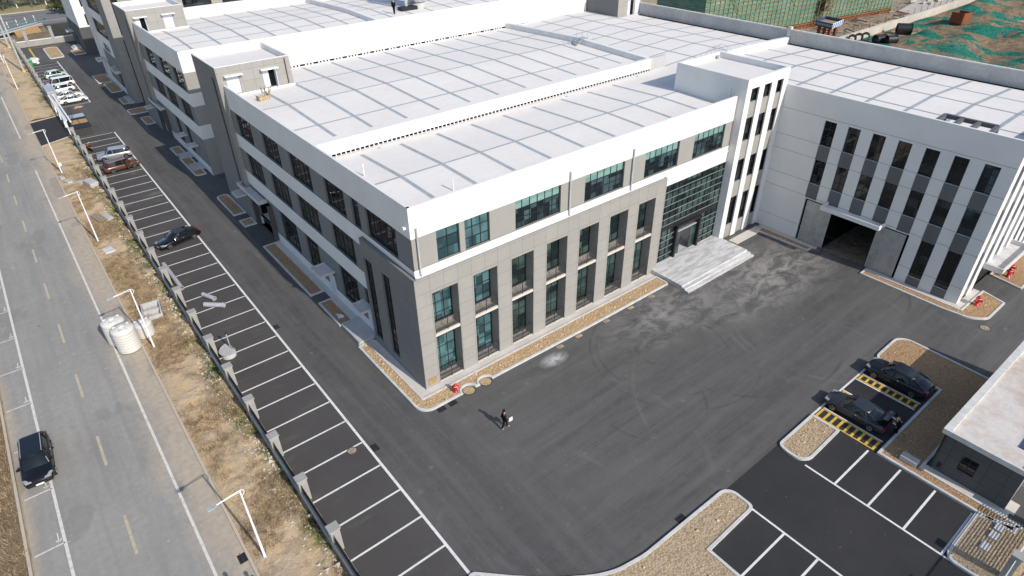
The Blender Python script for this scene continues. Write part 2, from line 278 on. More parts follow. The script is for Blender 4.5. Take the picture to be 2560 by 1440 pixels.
# far ground and building site
k = NT('asphalt_cross'); v = k.coord('Object'); c = k.mix(k.noise(k.coord('Object', (.06, .6, 1)), 1.0, 6, 0.65, .35, .65), (0.15, 0.148, 0.15), (0.23, 0.225, 0.22)); k.base(c, 0.85, 0.2)
k = NT('dull_grass'); v = k.coord('Object'); c = k.mix(k.noise(v, 0.5, 7, 0.7), (0.24, 0.22, 0.10), (0.36, 0.30, 0.17)); k.base(c, 0.95, 0.1)
k = NT('far_ground'); v = k.coord('Object'); c = k.mix(k.noise(v, 0.08, 7, 0.7), (0.44, 0.35, 0.24), (0.34, 0.28, 0.19)); c = k.mix(k.noise(v, 0.7, 6, 0.7, 0.5, 0.7), c, (0.22, 0.17, 0.12)); k.base(c, 0.95, 0.1)
k = NT('site_concrete'); v = k.coord('Object'); c = k.mix(k.noise(v, 0.25, 7, 0.7), (0.42, 0.37, 0.32), (0.52, 0.48, 0.43)); k.base(c, 0.95, 0.1)
k = NT('site_mud'); v = k.coord('Object'); c = k.mix(k.noise(v, 0.35, 7, 0.7), (0.44, 0.35, 0.26), (0.30, 0.25, 0.20)); c = k.mix(k.noise(v, 1.6, 5, 0.7, 0.55, 0.66), c, (0.10, 0.085, 0.075)); k.base(c, 0.95, 0.1).bump(k.noise(v, 1, 6, 0.7), 0.8, 0.4)
k = NT('netted_earth'); v = k.coord('Object')
nt_ = k.noise(k.coord('Object', (1, 1, 0.3)), 0.13, 9, 0.68, 0.49, 0.53, 0.4); fo = k.noise(k.coord('Object', (1, 1, 1)), 0.9, 9, 0.75, 0.3, 0.7, 1.0)
earth = k.mix(k.noise(v, 0.8, 8, 0.72, 0.35, 0.65), (0.28, 0.19, 0.12), (0.50, 0.37, 0.24)); net = k.mix(fo, (0.012, 0.14, 0.10), (0.05, 0.42, 0.31))
hole = k.noise(v, 1.4, 6, 0.7, 0.60, 0.66); net = k.mix(hole, net, (0.20, 0.16, 0.11))
k.base(k.mix(nt_, earth, net), 0.9, 0.15).bump(fo, 1.0, 0.6)
k = NT('scaffold_net'); v = k.coord('UV')
c = k.mix(k.noise(k.coord('UV', (0.25, 0.6, 1)), 1.0, 6, 0.7), (0.055, 0.17, 0.125), (0.16, 0.25, 0.205)); c = k.mix(k.noise(k.coord('UV', (0.15, 3, 1)), 1.0, 5, 0.7, 0.5, 0.65), c, (0.24, 0.32, 0.23)); c = k.mix(k.noise(v, 0.5, 6, 0.7, 0.62, 0.7), c, (0.13, 0.15, 0.17)); k.base(c, 0.9, 0.1)
k = NT('bamboo'); k.base(k.mix(k.noise(k.coord('Object'), 0.6, 4, 0.7), (0.38, 0.31, 0.15), (0.26, 0.185, 0.09)), 0.8, 0.2)

plain('frame_shaded_grey', (0.11, 0.115, 0.12), 0.6, 0.3)  # dark grey holds the shaded look of the roof frame in its colour

# ------------------------------------------------------------ mesh helpers
ORG = {}
class MB:
    def __init__(s): s.v = []; s.f = []; s.m = []; s.sm = []
    def add(s, vs, fs, mi=0, smooth=False):
        b = len(s.v); s.v += [tuple(p) for p in vs]
        for q in fs: s.f.append(tuple(b + i for i in q)); s.m.append(mi); s.sm.append(smooth)
        return s
    def quad(s, a, b, c, d, mi=0): return s.add([a, b, c, d], [(0, 1, 2, 3)], mi)
    def box(s, x0, x1, y0, y1, z0, z1, mi=0, skip=''):
        if x0 > x1: x0, x1 = x1, x0
        if y0 > y1: y0, y1 = y1, y0
        v = [(x0, y0, z0), (x1, y0, z0), (x1, y1, z0), (x0, y1, z0), (x0, y0, z1), (x1, y0, z1), (x1, y1, z1), (x0, y1, z1)]
        F = {'b': (3, 2, 1, 0), 't': (4, 5, 6, 7), 'f': (0, 1, 5, 4), 'k': (2, 3, 7, 6), 'l': (3, 0, 4, 7), 'r': (1, 2, 6, 5)}
        return s.add(v, [q for n, q in F.items() if n not in skip], mi)
    def prism(s, poly, z0, z1, mi=0, mt=None, top=True, bottom=False):
        n = len(poly); a = sum(poly[i][0] * poly[(i + 1) % n][1] - poly[(i + 1) % n][0] * poly[i][1] for i in range(n))
        if a < 0: poly = poly[::-1]
        vs = [(x, y, z0) for x, y in poly] + [(x, y, z1) for x, y in poly]
        s.add(vs, [(i, (i + 1) % n, n + (i + 1) % n, n + i) for i in range(n)], mi)
        if top: s.add([(x, y, z1) for x, y in poly], [tuple(range(n))] if n < 5 else [q[::-1] if (Vector(poly[q[1]]) - Vector(poly[q[0]])).cross(Vector(poly[q[2]]) - Vector(poly[q[0]])) < 0 else q for q in tessellate_polygon([[Vector((x, y, 0)) for x, y in poly]])], mi if mt is None else mt)
        if bottom: s.add([(x, y, z0) for x, y in poly], [tuple(range(n))[::-1]], mi)
        return s
    def ring(s, outer, inner, z0, z1, mi=0):     # a kerb: outer and inner outline with the same number of points
        n = len(outer); V = []
        for P, z in ((outer, z0), (outer, z1), (inner, z1), (inner, z0)): V += [(x, y, z) for x, y in P]
        F = []
        for k_ in range(3):
            for i in range(n): j = (i + 1) % n; F.append((k_ * n + i, k_ * n + j, (k_ + 1) * n + j, (k_ + 1) * n + i))
        return s.add(V, F, mi)
    def tube(s, pts, r, n=8, mi=0, cap=True):
        P = [Vector(p) for p in pts]; R = r if isinstance(r, (list, tuple)) else [r] * len(P); V = []; up = None
        for i, p in enumerate(P):
            t = (P[min(i + 1, len(P) - 1)] - P[max(i - 1, 0)]).normalized()
            if up is None: up = Vector((0, 0, 1)) if abs(t.z) < 0.9 else Vector((1, 0, 0))
            a = t.cross(up).normalized(); b = a.cross(t).normalized(); up = b
            for q in range(n): V.append(p + R[i] * (cos(2 * pi * q / n) * a + sin(2 * pi * q / n) * b))
        F = [(i * n + q, i * n + (q + 1) % n, (i + 1) * n + (q + 1) % n, (i + 1) * n + q) for i in range(len(P) - 1) for q in range(n)]
        s.add(V, F, mi, True)
        if cap: s.add(V[:n], [tuple(range(n))], mi); s.add(V[-n:], [tuple(range(n))[::-1]], mi)
        return s
    def lathe(s, prof, c=(0, 0, 0), n=24, mi=0, smooth=True):
        V = []
        for r, z in prof:
            for q in range(n): V.append((c[0] + r * cos(2 * pi * q / n), c[1] + r * sin(2 * pi * q / n), c[2] + z))
        F = [(i * n + q, i * n + (q + 1) % n, (i + 1) * n + (q + 1) % n, (i + 1) * n + q) for i in range(len(prof) - 1) for q in range(n)]
        return s.add(V, F, mi, smooth)
    def loft(s, rings, mi=0, smooth=True, cap=True):
        n = len(rings[0]); V = [p for r in rings for p in r]
        F = [(i * n + q, i * n + (q + 1) % n, (i + 1) * n + (q + 1) % n, (i + 1) * n + q) for i in range(len(rings) - 1) for q in range(n)]
        s.add(V, F, mi, smooth)
        if cap: s.add(rings[0], [tuple(range(n))[::-1]], mi); s.add(rings[-1], [tuple(range(n))], mi)
        return s
    def beam(s, a, b, wd, ht, mi=0):             # a straight bar between two points
        a = Vector(a); b = Vector(b); t = (b - a).normalized(); up = Vector((0, 0, 1)) if abs(t.z) < 0.95 else Vector((0, 1, 0))
        x = t.cross(up).normalized() * wd / 2; y = x.cross(t).normalized() * ht / 2
        r = lambda p: [p - x - y, p + x - y, p + x + y, p - x + y]
        return s.loft([r(a), r(b)], mi, False)
    def xf(s, loc=(0, 0, 0), rz=0.0, sc=1.0):
        c_, s_ = cos(rz) * sc, sin(rz) * sc
        s.v = [(loc[0] + c_ * x - s_ * y, loc[1] + s_ * x + c_ * y, loc[2] + z * sc) for x, y, z in s.v]; return s
    def build(s, name, mats, parent=None, local=False, recalc=False):
        if isinstance(mats, str): mats = [mats]
        me = bpy.data.meshes.new(name); o = bpy.data.objects.new(name, me); COL.objects.link(o)
        if parent is not None: o.parent = parent; org = (0, 0, 0) if local else ORG.get(parent.name, (0, 0, 0))
        elif local: org = (0, 0, 0)
        else:
            xs, ys, zs = zip(*s.v); org = ((min(xs) + max(xs)) / 2, (min(ys) + max(ys)) / 2, min(zs)); o.location = org
        ORG[o.name] = org
        me.from_pydata([(x - org[0], y - org[1], z - org[2]) for x, y, z in s.v], [], s.f)
        for q in mats: me.materials.append(M[q])
        uv = me.uv_layers.new(name='UVMap'); V = s.v
        for p in me.polygons:
            p.material_index = s.m[p.index]; p.use_smooth = s.sm[p.index]; n = p.normal
            for li in p.loop_indices:
                x, y, z = V[me.loops[li].vertex_index]
                uv.data[li].uv = (x, y) if abs(n.z) > 0.7 else ((x, z) if abs(n.y) > abs(n.x) else (y, z))
        if recalc:
            bm = bmesh.new(); bm.from_mesh(me); bmesh.ops.recalc_face_normals(bm, faces=bm.faces); bm.to_mesh(me); bm.free()
        return o

def tag(o, label=None, cat=None, group=None, kind=None):
    for k_, v_ in (('label', label), ('category', cat), ('group', group), ('kind', kind)):
        if v_: o[k_] = v_
    return o
def empty(name, loc, label=None, cat=None, group=None, rz=0.0):
    o = bpy.data.objects.new(name, None); COL.objects.link(o); o.location = loc; o.rotation_euler = (0, 0, rz); o.empty_display_size = 0.5
    ORG[o.name] = tuple(loc); return tag(o, label, cat, group)
def copy_tree(o, parent=None):
    c_ = o.copy(); COL.objects.link(c_); c_.parent = parent; ORG[c_.name] = ORG.get(o.name, (0, 0, 0))
    for ch in list(o.children): copy_tree(ch, c_)
    return c_
def structure(o): o['kind'] = 'structure'; return o

# points of a wall plane: axis 'y' looks to -y, axis 'x' looks to -x; n = how far a point stands out of the plane
def P(ax, d, u, z, n=0.0): return (u, d - n, z) if ax == 'y' else (d - n, u, z)
def wbox(mb, ax, d, u0, u1, z0, z1, n0, n1, mi=0):
    a = P(ax, d, u0, z0, n0); b = P(ax, d, u1, z1, n1)
    return mb.box(min(a[0], b[0]), max(a[0], b[0]), min(a[1], b[1]), max(a[1], b[1]), z0, z1, mi)
def wquad(mb, ax, d, u0, u1, z0, z1, n=0.0, mi=0):
    q = [P(ax, d, u0, z0, n), P(ax, d, u1, z0, n), P(ax, d, u1, z1, n), P(ax, d, u0, z1, n)]
    return mb.quad(*(q if ax == 'y' else q[::-1]), mi=mi)
def wall(mb, ax, d, u0, u1, z0, z1, holes=(), depth=0.25, mi=0):   # a wall face with openings and their reveals
    U = sorted({u0, u1, *[h[0] for h in holes], *[h[1] for h in holes]}); Zs = sorted({z0, z1, *[h[2] for h in holes], *[h[3] for h in holes]})
    U = [q for q in U if u0 <= q <= u1]; Zs = [q for q in Zs if z0 <= q <= z1]
    for i in range(len(U) - 1):
        for j in range(len(Zs) - 1):
            um = (U[i] + U[i + 1]) / 2; zm = (Zs[j] + Zs[j + 1]) / 2
            if not any(h[0] < um < h[1] and h[2] < zm < h[3] for h in holes): wquad(mb, ax, d, U[i], U[i + 1], Zs[j], Zs[j + 1], 0, mi)
    for a, b, c_, e in holes:
        for (p, q) in (((a, c_), (a, e)), ((b, e), (b, c_)), ((a, e), (b, e)), ((b, c_), (a, c_))):
            mb.quad(P(ax, d, p[0], p[1], 0), P(ax, d, q[0], q[1], 0), P(ax, d, q[0], q[1], -depth), P(ax, d, p[0], p[1], -depth), mi)
    return mb
def window(parent, ax, d, u0, u1, z0, z1, cols, rows, glass_='glass_dark', n=-0.22, bar=0.06, top_glass=None, frame='dark_frame'):
    """one window: frame with its bars, and a pane as its sub-part; rows = row heights as fractions"""
    if isinstance(rows, int): rows = [1.0 / rows] * rows
    f = MB(); fo = n + 0.05
    wbox(f, ax, d, u0, u1, z0, z0 + bar, n, fo); wbox(f, ax, d, u0, u1, z1 - bar, z1, n, fo)
    wbox(f, ax, d, u0, u0 + bar, z0 + bar, z1 - bar, n, fo); wbox(f, ax, d, u1 - bar, u1, z0 + bar, z1 - bar, n, fo)
    for i in range(1, cols): u = u0 + (u1 - u0) * i / cols; wbox(f, ax, d, u - bar / 2, u + bar / 2, z0 + bar, z1 - bar, n, fo - 0.004)
    zz = z0
    for r_ in rows[:-1]: zz += r_ * (z1 - z0); wbox(f, ax, d, u0 + bar, u1 - bar, zz - bar / 2, zz + bar / 2, n, fo - 0.008)
    fr = f.build('window', frame, parent)
    g = MB(); ng = n + 0.012
    if top_glass:
        zt = z1 - rows[-1] * (z1 - z0); wquad(g, ax, d, u0 + .02, u1 - .02, z0 + .02, zt, ng, 0); wquad(g, ax, d, u0 + .02, u1 - .02, zt, z1 - .02, ng, 1)
        g.build('pane', [glass_, top_glass], fr)
    else: wquad(g, ax, d, u0 + .02, u1 - .02, z0 + .02, z1 - .02, ng, 0); g.build('pane', glass_, fr)
    return fr
def arc(cx, cy, r, a0, a1, n=8): return [(cx + r * cos(radians(a0 + (a1 - a0) * i / n)), cy + r * sin(radians(a0 + (a1 - a0) * i / n))) for i in range(n + 1)]
def rpoly(poly, rads, n=6):      # rounds the corners of a polygon
    out_ = []; m_ = len(poly)
    for i, p in enumerate(poly):
        r = rads[i] if isinstance(rads, (list, tuple)) else rads
        if r <= 0: out_.append(p); continue
        p = Vector(p); r = min(r, .48 * (Vector(poly[i - 1]) - p).length, .48 * (Vector(poly[(i + 1) % m_]) - p).length); a = (Vector(poly[i - 1]) - p).normalized(); b = (Vector(poly[(i + 1) % m_]) - p).normalized()
        for k_ in range(n + 1):
            t = k_ / n; q = (p + a * r) * (1 - t) ** 2 + p * 2 * t * (1 - t) + (p + b * r) * t * t; out_.append((q.x, q.y))
    return out_
def inset(poly, dd):
    m_ = len(poly); a = sum(poly[i][0] * poly[(i + 1) % m_][1] - poly[(i + 1) % m_][0] * poly[i][1] for i in range(m_)); sg = 1 if a > 0 else -1; out_ = []
    for i in range(m_):
        p0, p, p1 = Vector(poly[i - 1]), Vector(poly[i]), Vector(poly[(i + 1) % m_])
        d0 = (p - p0).normalized(); d1 = (p1 - p).normalized(); n0 = Vector((-d0.y, d0.x)) * sg; n1 = Vector((-d1.y, d1.x)) * sg
        b = n0 + n1
        if b.length < 1e-6: b = n0
        b.normalize(); c_ = max(0.35, b.dot(n0)); q = p + b * dd / c_; out_.append((q.x, q.y))
    return out_

# ------------------------------------------------------------ ground, road, yard
structure(MB().quad((-900, -900, -0.09), (1200, -900, -0.09), (1200, 1200, -0.09), (-900, 1200, -0.09)).build('ground', 'far_ground'))
structure(MB().prism([(-10.98, -60), (61, -60), (61, 147.5), (-10.98, 147.5)], -0.08, 0.0).build('yard', 'asphalt_yard', local=True))
structure(MB().prism([(-24.6, -60), (-15.1, -60), (-15.1, 172), (-24.6, 172)], -0.08, 0.0).build('road', 'asphalt_road', local=True))
structure(MB().prism([(-80, 172), (14, 172), (14, 195), (-80, 195)], -0.085, 0.005).build('cross_road', 'asphalt_cross', local=True))
structure(MB().prism([(-15.0, 76.3), (-11.0, 78.4), (-11.0, 90), (-15.0, 88.8)], -0.08, 0.006).build('driveway', 'asphalt_dark', local=True))
b = MB(); b.prism([(-10.97, -14.2), (-6.0, -14.2), (-6.0, 75.9), (-10.97, 75.9)], 0.001, 0.004); b.prism([(-10.97, 94.4), (-5.85, 94.4), (-5.85, 128.9), (-10.97, 128.9)], 0.001, 0.004)
structure(b.build('parking_bays', 'asphalt_bay', local=True))
structure(MB().prism([(5.3, -27.6), (19.35, -27.6), (28.5, -23.7), (28.5, -19.3), (5.3, -19.3)][0:0] or [(4, -60), (19.4, -60), (19.4, -23.7), (28.6, -23.7), (28.6, -19.3), (4, -19.3)], 0.001, 0.003).build('visitor_bays', 'asphalt_dark', local=True))
# painted markings, about 4 mm above the asphalt
mk = MB(); Zm = 0.009
def line(b, x0, y0, x1, y1, wd=0.13, z=Zm, mi=0):
    a = Vector((x0, y0)); e = Vector((x1, y1)); t = (e - a).normalized(); nn = Vector((-t.y, t.x)) * wd / 2
    b.quad((a.x - nn.x, a.y - nn.y, z), (e.x - nn.x, e.y - nn.y, z), (e.x + nn.x, e.y + nn.y, z), (a.x + nn.x, a.y + nn.y, z), mi)
line(mk, -6.0, -14.0, -5.85, 76.0, 0.17); y = -14.03
while y < 76.2: line(mk, -10.9, y, -6.08, y, 0.13); y += 2.5
line(mk, -5.82, 94.4, -5.84, 128.9, 0.17); y = 94.5
while y < 129.2: line(mk, -10.9, y, -5.9, y, 0.13); y += 2.5
for xa, y0, y1 in ((15.02, -21.35, -60), (9.53, -21.0, -60)): line(mk, xa, y0, xa, y1, 0.13)
for i in range(8):
    y = -23.31 - 2.07 * i; line(mk, 15.08, y, 19.3, y); line(mk, 5.2, y + .02, 9.47, y + .02)
line(mk, 19.5, -19.27, 28.6, -19.27, 0.14)
for x in (20.76, 22.98, 23.53, 25.40, 26.33): line(mk, x, -19.36, x, -23.55, 0.11)
structure(mk.build('bay_markings', 'line_white', local=True))
mk = MB()
for x0, x1 in ((19.56, 20.68), (23.06, 23.46), (25.48, 26.25)):
    xm = (x0 + x1) / 2; line(mk, x0 + .06, -19.42, x0 + .06, -23.5, 0.1); 
    if x1 - x0 > .3: line(mk, x1 - .06, -19.42, x1 - .06, -23.5, 0.1)
    for i in range(9): line(mk, x0 + .11, -19.5 - i * .49, x1 - .11, -19.5 - i * .49, 0.17)
line(mk, -8.8, 145.6, -8.85, 133.3, 0.35); line(mk, -8.8, 145.6, -3.0, 145.0, 0.2)
structure(mk.build('hatched_markings', 'yellow_paint', local=True))
mk = MB(); line(mk, -16.85, -60, -16.85, 67, 0.16, .006); line(mk, -16.95, 82, -17.05, 108, 0.16, .006); line(mk, -22.97, -60, -22.97, 60, 0.17, .006)
y = -31.2
for i in range(26):
    yy = 2.75 + 4.92 * (i - 7) - 0.2; 
    if i < 24: line(mk, -22.99, yy, -24.5, yy, 0.10, .006); line(mk, -23.25, yy + .3, -23.25, yy + 1.0, .06, .006); line(mk, -23.4, yy + .42, -23.25, yy + .25, .08, .006); line(mk, -23.1, yy + .42, -23.25, yy + .25, .08, .006)
for x0, y0, x1, y1 in ((-70, 178, 12, 178), (-70, 189, -8, 189), (-13, 182.6, -8, 182.8), (-12.5, 186, -11.5, 192)): line(mk, x0, y0, x1, y1, 0.25, .011)
structure(mk.build('road_markings', 'line_white_old', local=True))
mk = MB()
for i in range(26):
    yy = 2.35 + 8.22 * (i - 6); line(mk, -19.92, yy - 3.25, -19.9, yy, 0.17, .006)
structure(mk.build('centre_markings', 'line_yellow_old', local=True))
# kerbs of the road and the verge
kb = MB(); kb.box(-15.12, -14.98, -60, 76.2, -0.05, 0.10); kb.box(-15.12, -14.98, 88.9, 172, -0.05, 0.10)
kb.beam((-15.05, 76.2, .04), (-11.1, 78.3, .04), .14, .13); kb.beam((-15.05, 88.85, .04), (-11.1, 90.0, .04), .14, .13); kb.box(-24.86, -24.7, -60, 172, -0.05, 0.10)
kb.box(-30, 5, 195.0, 195.5, -.05, .16); kb.box(-4, 3, 171.3, 171.9, -.05, .14)
structure(kb.build('road_kerb', 'dirty_kerb', local=True))
def hfield(name, x0, x1, y0, y1, step, fz, mat, kind='structure'):
    nx = max(1, int((x1 - x0) / step)); ny = max(1, int((y1 - y0) / step)); V = []; F = []
    for j in range(ny + 1):
        for i in range(nx + 1):
            x = x0 + (x1 - x0) * i / nx; y = y0 + (y1 - y0) * j / ny; V.append((x, y, fz(x, y)))
    for j in range(ny):
        for i in range(nx): a = j * (nx + 1) + i; F.append((a, a + 1, a + nx + 2, a + nx + 1))
    o = MB().add(V, F, 0, True).build(name, mat, local=True); o['kind'] = kind; return o
def vz(x, y):
    e = min(1.0, (x + 14.98) / 0.7) * min(1.0, (-11.1 - x) / 0.5 + 0.25)
    return -0.02 + e * (0.13 + 0.14 * mnoise.noise((x * .8, y * .8, 0)) + 0.07 * mnoise.noise((x * 2.6, y * 2.6, 3)) + 0.03 * mnoise.noise((x * 6, y * 6, 5)))
hfield('verge', -14.98, -11.1, -60, -8.5, 0.6, vz, 'verge_soil'); hfield('verge', -14.98, -11.1, -8.5, 40, 0.2, vz, 'verge_soil'); hfield('verge', -14.98, -11.1, 40, 76.2, 0.35, vz, 'verge_soil'); hfield('verge', -14.98, -11.1, 90, 158, 0.6, vz, 'verge_soil')
lz = lambda x, y: 0.02 + 0.25 * abs(mnoise.noise((x * .5, y * .5, 7))) + 0.10 * mnoise.noise((x * 2, y * 2, 9))
hfield('left_verge', -32, -24.86, -20, 60, 0.4, lambda x, y: lz(x, y) * min(1, (-24.86 - x) / .4 + .05), 'left_scrub')
# building site beyond the factory: rough earth under green netting, and a trodden mud strip
def tz(x, y):
    e = max(0.0, min(1.0, (x - 63) / 8)) * max(0.0, min(1.0, (33.5 - y) / 4))
    return -0.05 + e * (1.2 + 2.6 * mnoise.noise((x * .055, y * .085, 1)) + 1.3 * mnoise.noise((x * .16, y * .16, 4)) + 0.35 * mnoise.noise((x * .5, y * .5, 2)) + 0.15 * mnoise.noise((x * 1.3, y * 1.3, 8)))
hfield('earth_mounds', 63, 96, -60, 33.5, 1.6, tz, 'netted_earth'); hfield('earth_mounds', 96, 215, -40, 33.5, 0.62, tz, 'netted_earth')
hfield('site_ground', 63, 215, 34, 60, 1.0, lambda x, y: 0.0 + .25 * mnoise.noise((x * .3, y * .3, 6)), 'site_mud')
structure(MB().prism([(160, 34.2), (196, 35.2), (196, 46), (163, 40.5)], -.05, .34).build('site_slab', 'site_concrete', local=True))
structure(MB().prism([(120, 33.2), (160, 34.0), (196, 34.9), (196, 36.6), (160, 37.2), (120, 36.0)], -.05, .28).build('site_path', 'site_concrete', local=True))

# ------------------------------------------------------------ main factory building (parts only as children)
B = empty('factory_building', (0.35, 0.4, 0), 'long white and grey factory building with stone corner block and glazed entrance hall', 'building', 'factory buildings of the works')
X0 = 0.35; YF = 0.4; H = 14.65
UPW = [(2.27, 4.1, 2), (4.54, 6.65, 3), (8.95, 13.34, 6), (15.85, 20.25, 6), (22.75, 27.08, 6), (29.11, 33.49, 6)]
# front, upper storey
mb = MB(); wall(mb, 'y', YF, X0, 34.6, 12.4, H); wall(mb, 'y', YF, X0, 34.6, 8.45, 10.05); wbox(mb, 'y', YF, X0 - .0, 34.6, 9.38, 9.62, 0.0, .06)
mb.box(X0, 34.6, YF, YF + .2, H - 1e-3, H, 0, skip='bf')
mb.build('front_band', 'white_paint', B)
mb = MB(); wall(mb, 'y', YF + .04, X0 + .04, 34.6, 10.05, 12.4, [(a, b_, 10.05, 12.4) for a, b_, _ in UPW], .25); mb.build('front_wall', 'grey_render', B)
for a, b_, n_ in UPW:
    window(B, 'y', YF + .04, a, b_, 10.06, 12.39, n_, [.34, .32, .34] if n_ > 3 else [.34, .33, .33], 'glass_mid' if n_ > 3 else 'glass_teal', top_glass='glass_teal_light' if n_ > 3 else None, n=-.2)
# left face: alternating white bands and grey window rows
LW3 = [(2.44, 6.7, 5), (7.73, 8.96, 1), (10.05, 13.5, 4), (16.02, 20.35, 5), (22.6, 26.55, 5), (29.3, 33.4, 5)]
LW2 = [(9.7, 13.6, 5), (16.05, 20.4, 5), (22.3, 26.65, 5), (28.8, 32.9, 5)]
LW1 = [(7.6, 9.1, 2), (10.35, 13.67, 4), (17.79, 20.62, 3), (22.55, 26.73, 5)]
mb = MB()
for z0, z1 in ((12.4, H), (8.5, 10.0), (4.45, 6.0)): wall(mb, 'x', X0, YF, 34.7, z0, z1)
wall(mb, 'x', X0, YF, 34.7, 0, 1.08, [(28.95, 33.6, 0, 1.08)], 2.0); mb.box(X0, X0 + .2, YF, 34.7, H - 1e-3, H, 0, skip='bl')
mb.build('side_band', 'white_paint', B)
mb = MB()
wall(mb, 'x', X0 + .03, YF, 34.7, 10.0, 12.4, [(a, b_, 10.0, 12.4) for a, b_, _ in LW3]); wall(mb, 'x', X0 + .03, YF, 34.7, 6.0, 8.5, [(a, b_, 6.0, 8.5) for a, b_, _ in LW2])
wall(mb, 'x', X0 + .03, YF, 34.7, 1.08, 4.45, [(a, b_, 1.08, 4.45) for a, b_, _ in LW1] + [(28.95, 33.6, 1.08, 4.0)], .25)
mb.build('side_wall', 'grey_render_shaded', B)
for L, z0, z1, r_ in ((LW3, 10.0, 12.4, [.36, .32, .32]), (LW2, 6.0, 8.5, [.36, .32, .32]), (LW1, 1.08, 4.45, 4)):
    for a, b_, n_ in L: window(B, 'x', X0 + .03, a, b_, z0 + .01, z1 - .01, n_, r_, 'glass_dark', n=-.2, bar=.05)
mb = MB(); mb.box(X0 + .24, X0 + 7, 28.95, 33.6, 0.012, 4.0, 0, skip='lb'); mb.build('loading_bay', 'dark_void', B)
# stone clad corner block with two storeys of recessed windows and balconies
OP = [(1.27 + 3.46 * i, 3.40 + 3.46 * i) for i in range(7)]
mb = MB(); wall(mb, 'y', 0, 0, 25.44, 0.0, 9.55, [(a, b_, 0.0, 8.1) for a, b_ in OP], .95)
mb.box(0, 25.44, 0, .2, 9.5, 9.55, 0, skip='bf'); mb.quad((0.0, .2, 9.4), (25.44, .2, 9.4), (25.44, .2, 9.55), (0, .2, 9.55)); mb.quad((25.44, 0, 0), (25.44, YF, 0), (25.44, YF, 9.55), (25.44, 0, 9.55))
mb.build('stone_front', 'stone_clad', B)
SL = [(3.58, 4.76), (6.15, 7.42)]
mb = MB(); wall(mb, 'x', 0, 0, 7.12 + .55, 0, 9.6, [(a, b_, .75, 8.08) for a, b_ in SL], .25)
mb.box(0, .2, 0, 7.67, 9.55, 9.6, 0, skip='bl'); mb.quad((.2, 0, 9.4), (.2, 7.67, 9.4), (.2, 7.67, 9.6), (.2, 0, 9.6)); mb.quad((0, 7.67, 0), (X0, 7.67, 0), (X0, 7.67, 9.6), (0, 7.67, 9.6)); mb.build('stone_side', 'stone_clad_shaded', B)
for a, b_ in SL: window(B, 'x', 0, a, b_, .76, 8.07, 2, 9, 'glass_dark', n=-.2, bar=.06)
mb = MB(); mb.box(.2, 25.4, .2, .39, 9.2, 9.4, 0, skip='b'); mb.build('gutter', 'dark_frame', B)  # near-black strip: shade of the gap behind the parapet put into the colour
mb = MB(); mb.tube([(.4, .3, 9.5), (25.2, .3, 9.5)], .07, 8); mb.build('gutter_pipe', 'white_metal', B)
for i, (a, b_) in enumerate(OP):
    g_ = 'glass_teal' if i < 2 else 'glass_lobby'
    for k_, (zs, zt) in enumerate(((0.2, 4.25), (4.92, 8.08))):
        window(B, 'y', .95, a + .02, b_ - .02, zs, zt, 3 if k_ else 3, [.22, .28, .27, .23] if k_ else [.1, .2, .27, .23, .2], g_, n=-.02, bar=.055)
        mb = MB(); mb.box(a + .015, b_ - .015, .80, .955, zs - (.34 if k_ else .2), zs, 0); mb.build('window_sill', 'apron_concrete', B)
        zb = 4.56 if k_ else 0.12
        mb = MB(); mb.box(a + .01, b_ - .01, .03, .95, 4.33 if k_ else 0, 4.56 if k_ else .12); mb.build('balcony_slab', 'apron_concrete', B)
        r = MB()
        for q in range(9): r.box(a + .03, b_ - .03, .05, .085, zb + .1 + q * .105, zb + .135 + q * .105)
        r.box(a + .02, b_ - .02, .045, .09, zb + 1.03, zb + 1.07)
        for u in (a + .04, (a + b_) / 2 + .02, b_ - .04): r.box(u - .022, u + .022, .05, .09, zb, zb + 1.05)
        r.build('balcony_rail', 'rail_grey', B)
for x, zt in ((.78, 13.15), (14.17, 13.2), (21.1, 13.2)):
    mb = MB(); mb.tube([(x, .31, zt), (x, .31, 9.75), (x + .02, .22, 9.55), (x - .1, .17, 9.47)], .065, 8); mb.build('downpipe', 'galvanised', B)
# roofs: low gables in screed
def zw_(y): return 13.46 + (y - YF) * .025 if y < 6.9 else 13.62 - (y - 6.9) * .036
def zm_(y): return 13.2 + .42 * (1 - abs(y - 28.1) / 13.7)
mb = MB()
mb.quad((X0 + .2, YF + .2, zw_(YF)), (41.2, YF + .2, zw_(YF)), (41.2, 6.9, zw_(6.9)), (X0 + .2, 6.9, zw_(6.9))); mb.quad((X0 + .2, 6.9, zw_(6.9)), (41.2, 6.9, zw_(6.9)), (41.2, 14.2, zw_(14.2)), (X0 + .2, 14.2, zw_(14.2)))
mb.quad((X0 + .2, 14.2, zm_(14.4)), (41.2, 14.2, zm_(14.4)), (41.2, 28.1, zm_(28.1)), (X0 + .2, 28.1, zm_(28.1))); mb.quad((X0 + .2, 28.1, zm_(28.1)), (41.2, 28.1, zm_(28.1)), (41.2, 42, zm_(41.8)), (X0 + .2, 42, zm_(41.8)))
def zr_(x): return 13.2 + .42 * (1 - abs(x - 51.2) / 10)
for y0, y1 in ((-19.9, 11.3), (11.5, 42)):
    mb.quad((41.2, y0, zr_(41.2)), (51.2, y0, zr_(51.2)), (51.2, y1, zr_(51.2)), (41.2, y1, zr_(41.2))); mb.quad((51.2, y0, zr_(51.2)), (61.2, y0, zr_(61.2)), (61.2, y1, zr_(61.2)), (51.2, y1, zr_(51.2)))
mb.build('roof', 'roof_concrete', B)
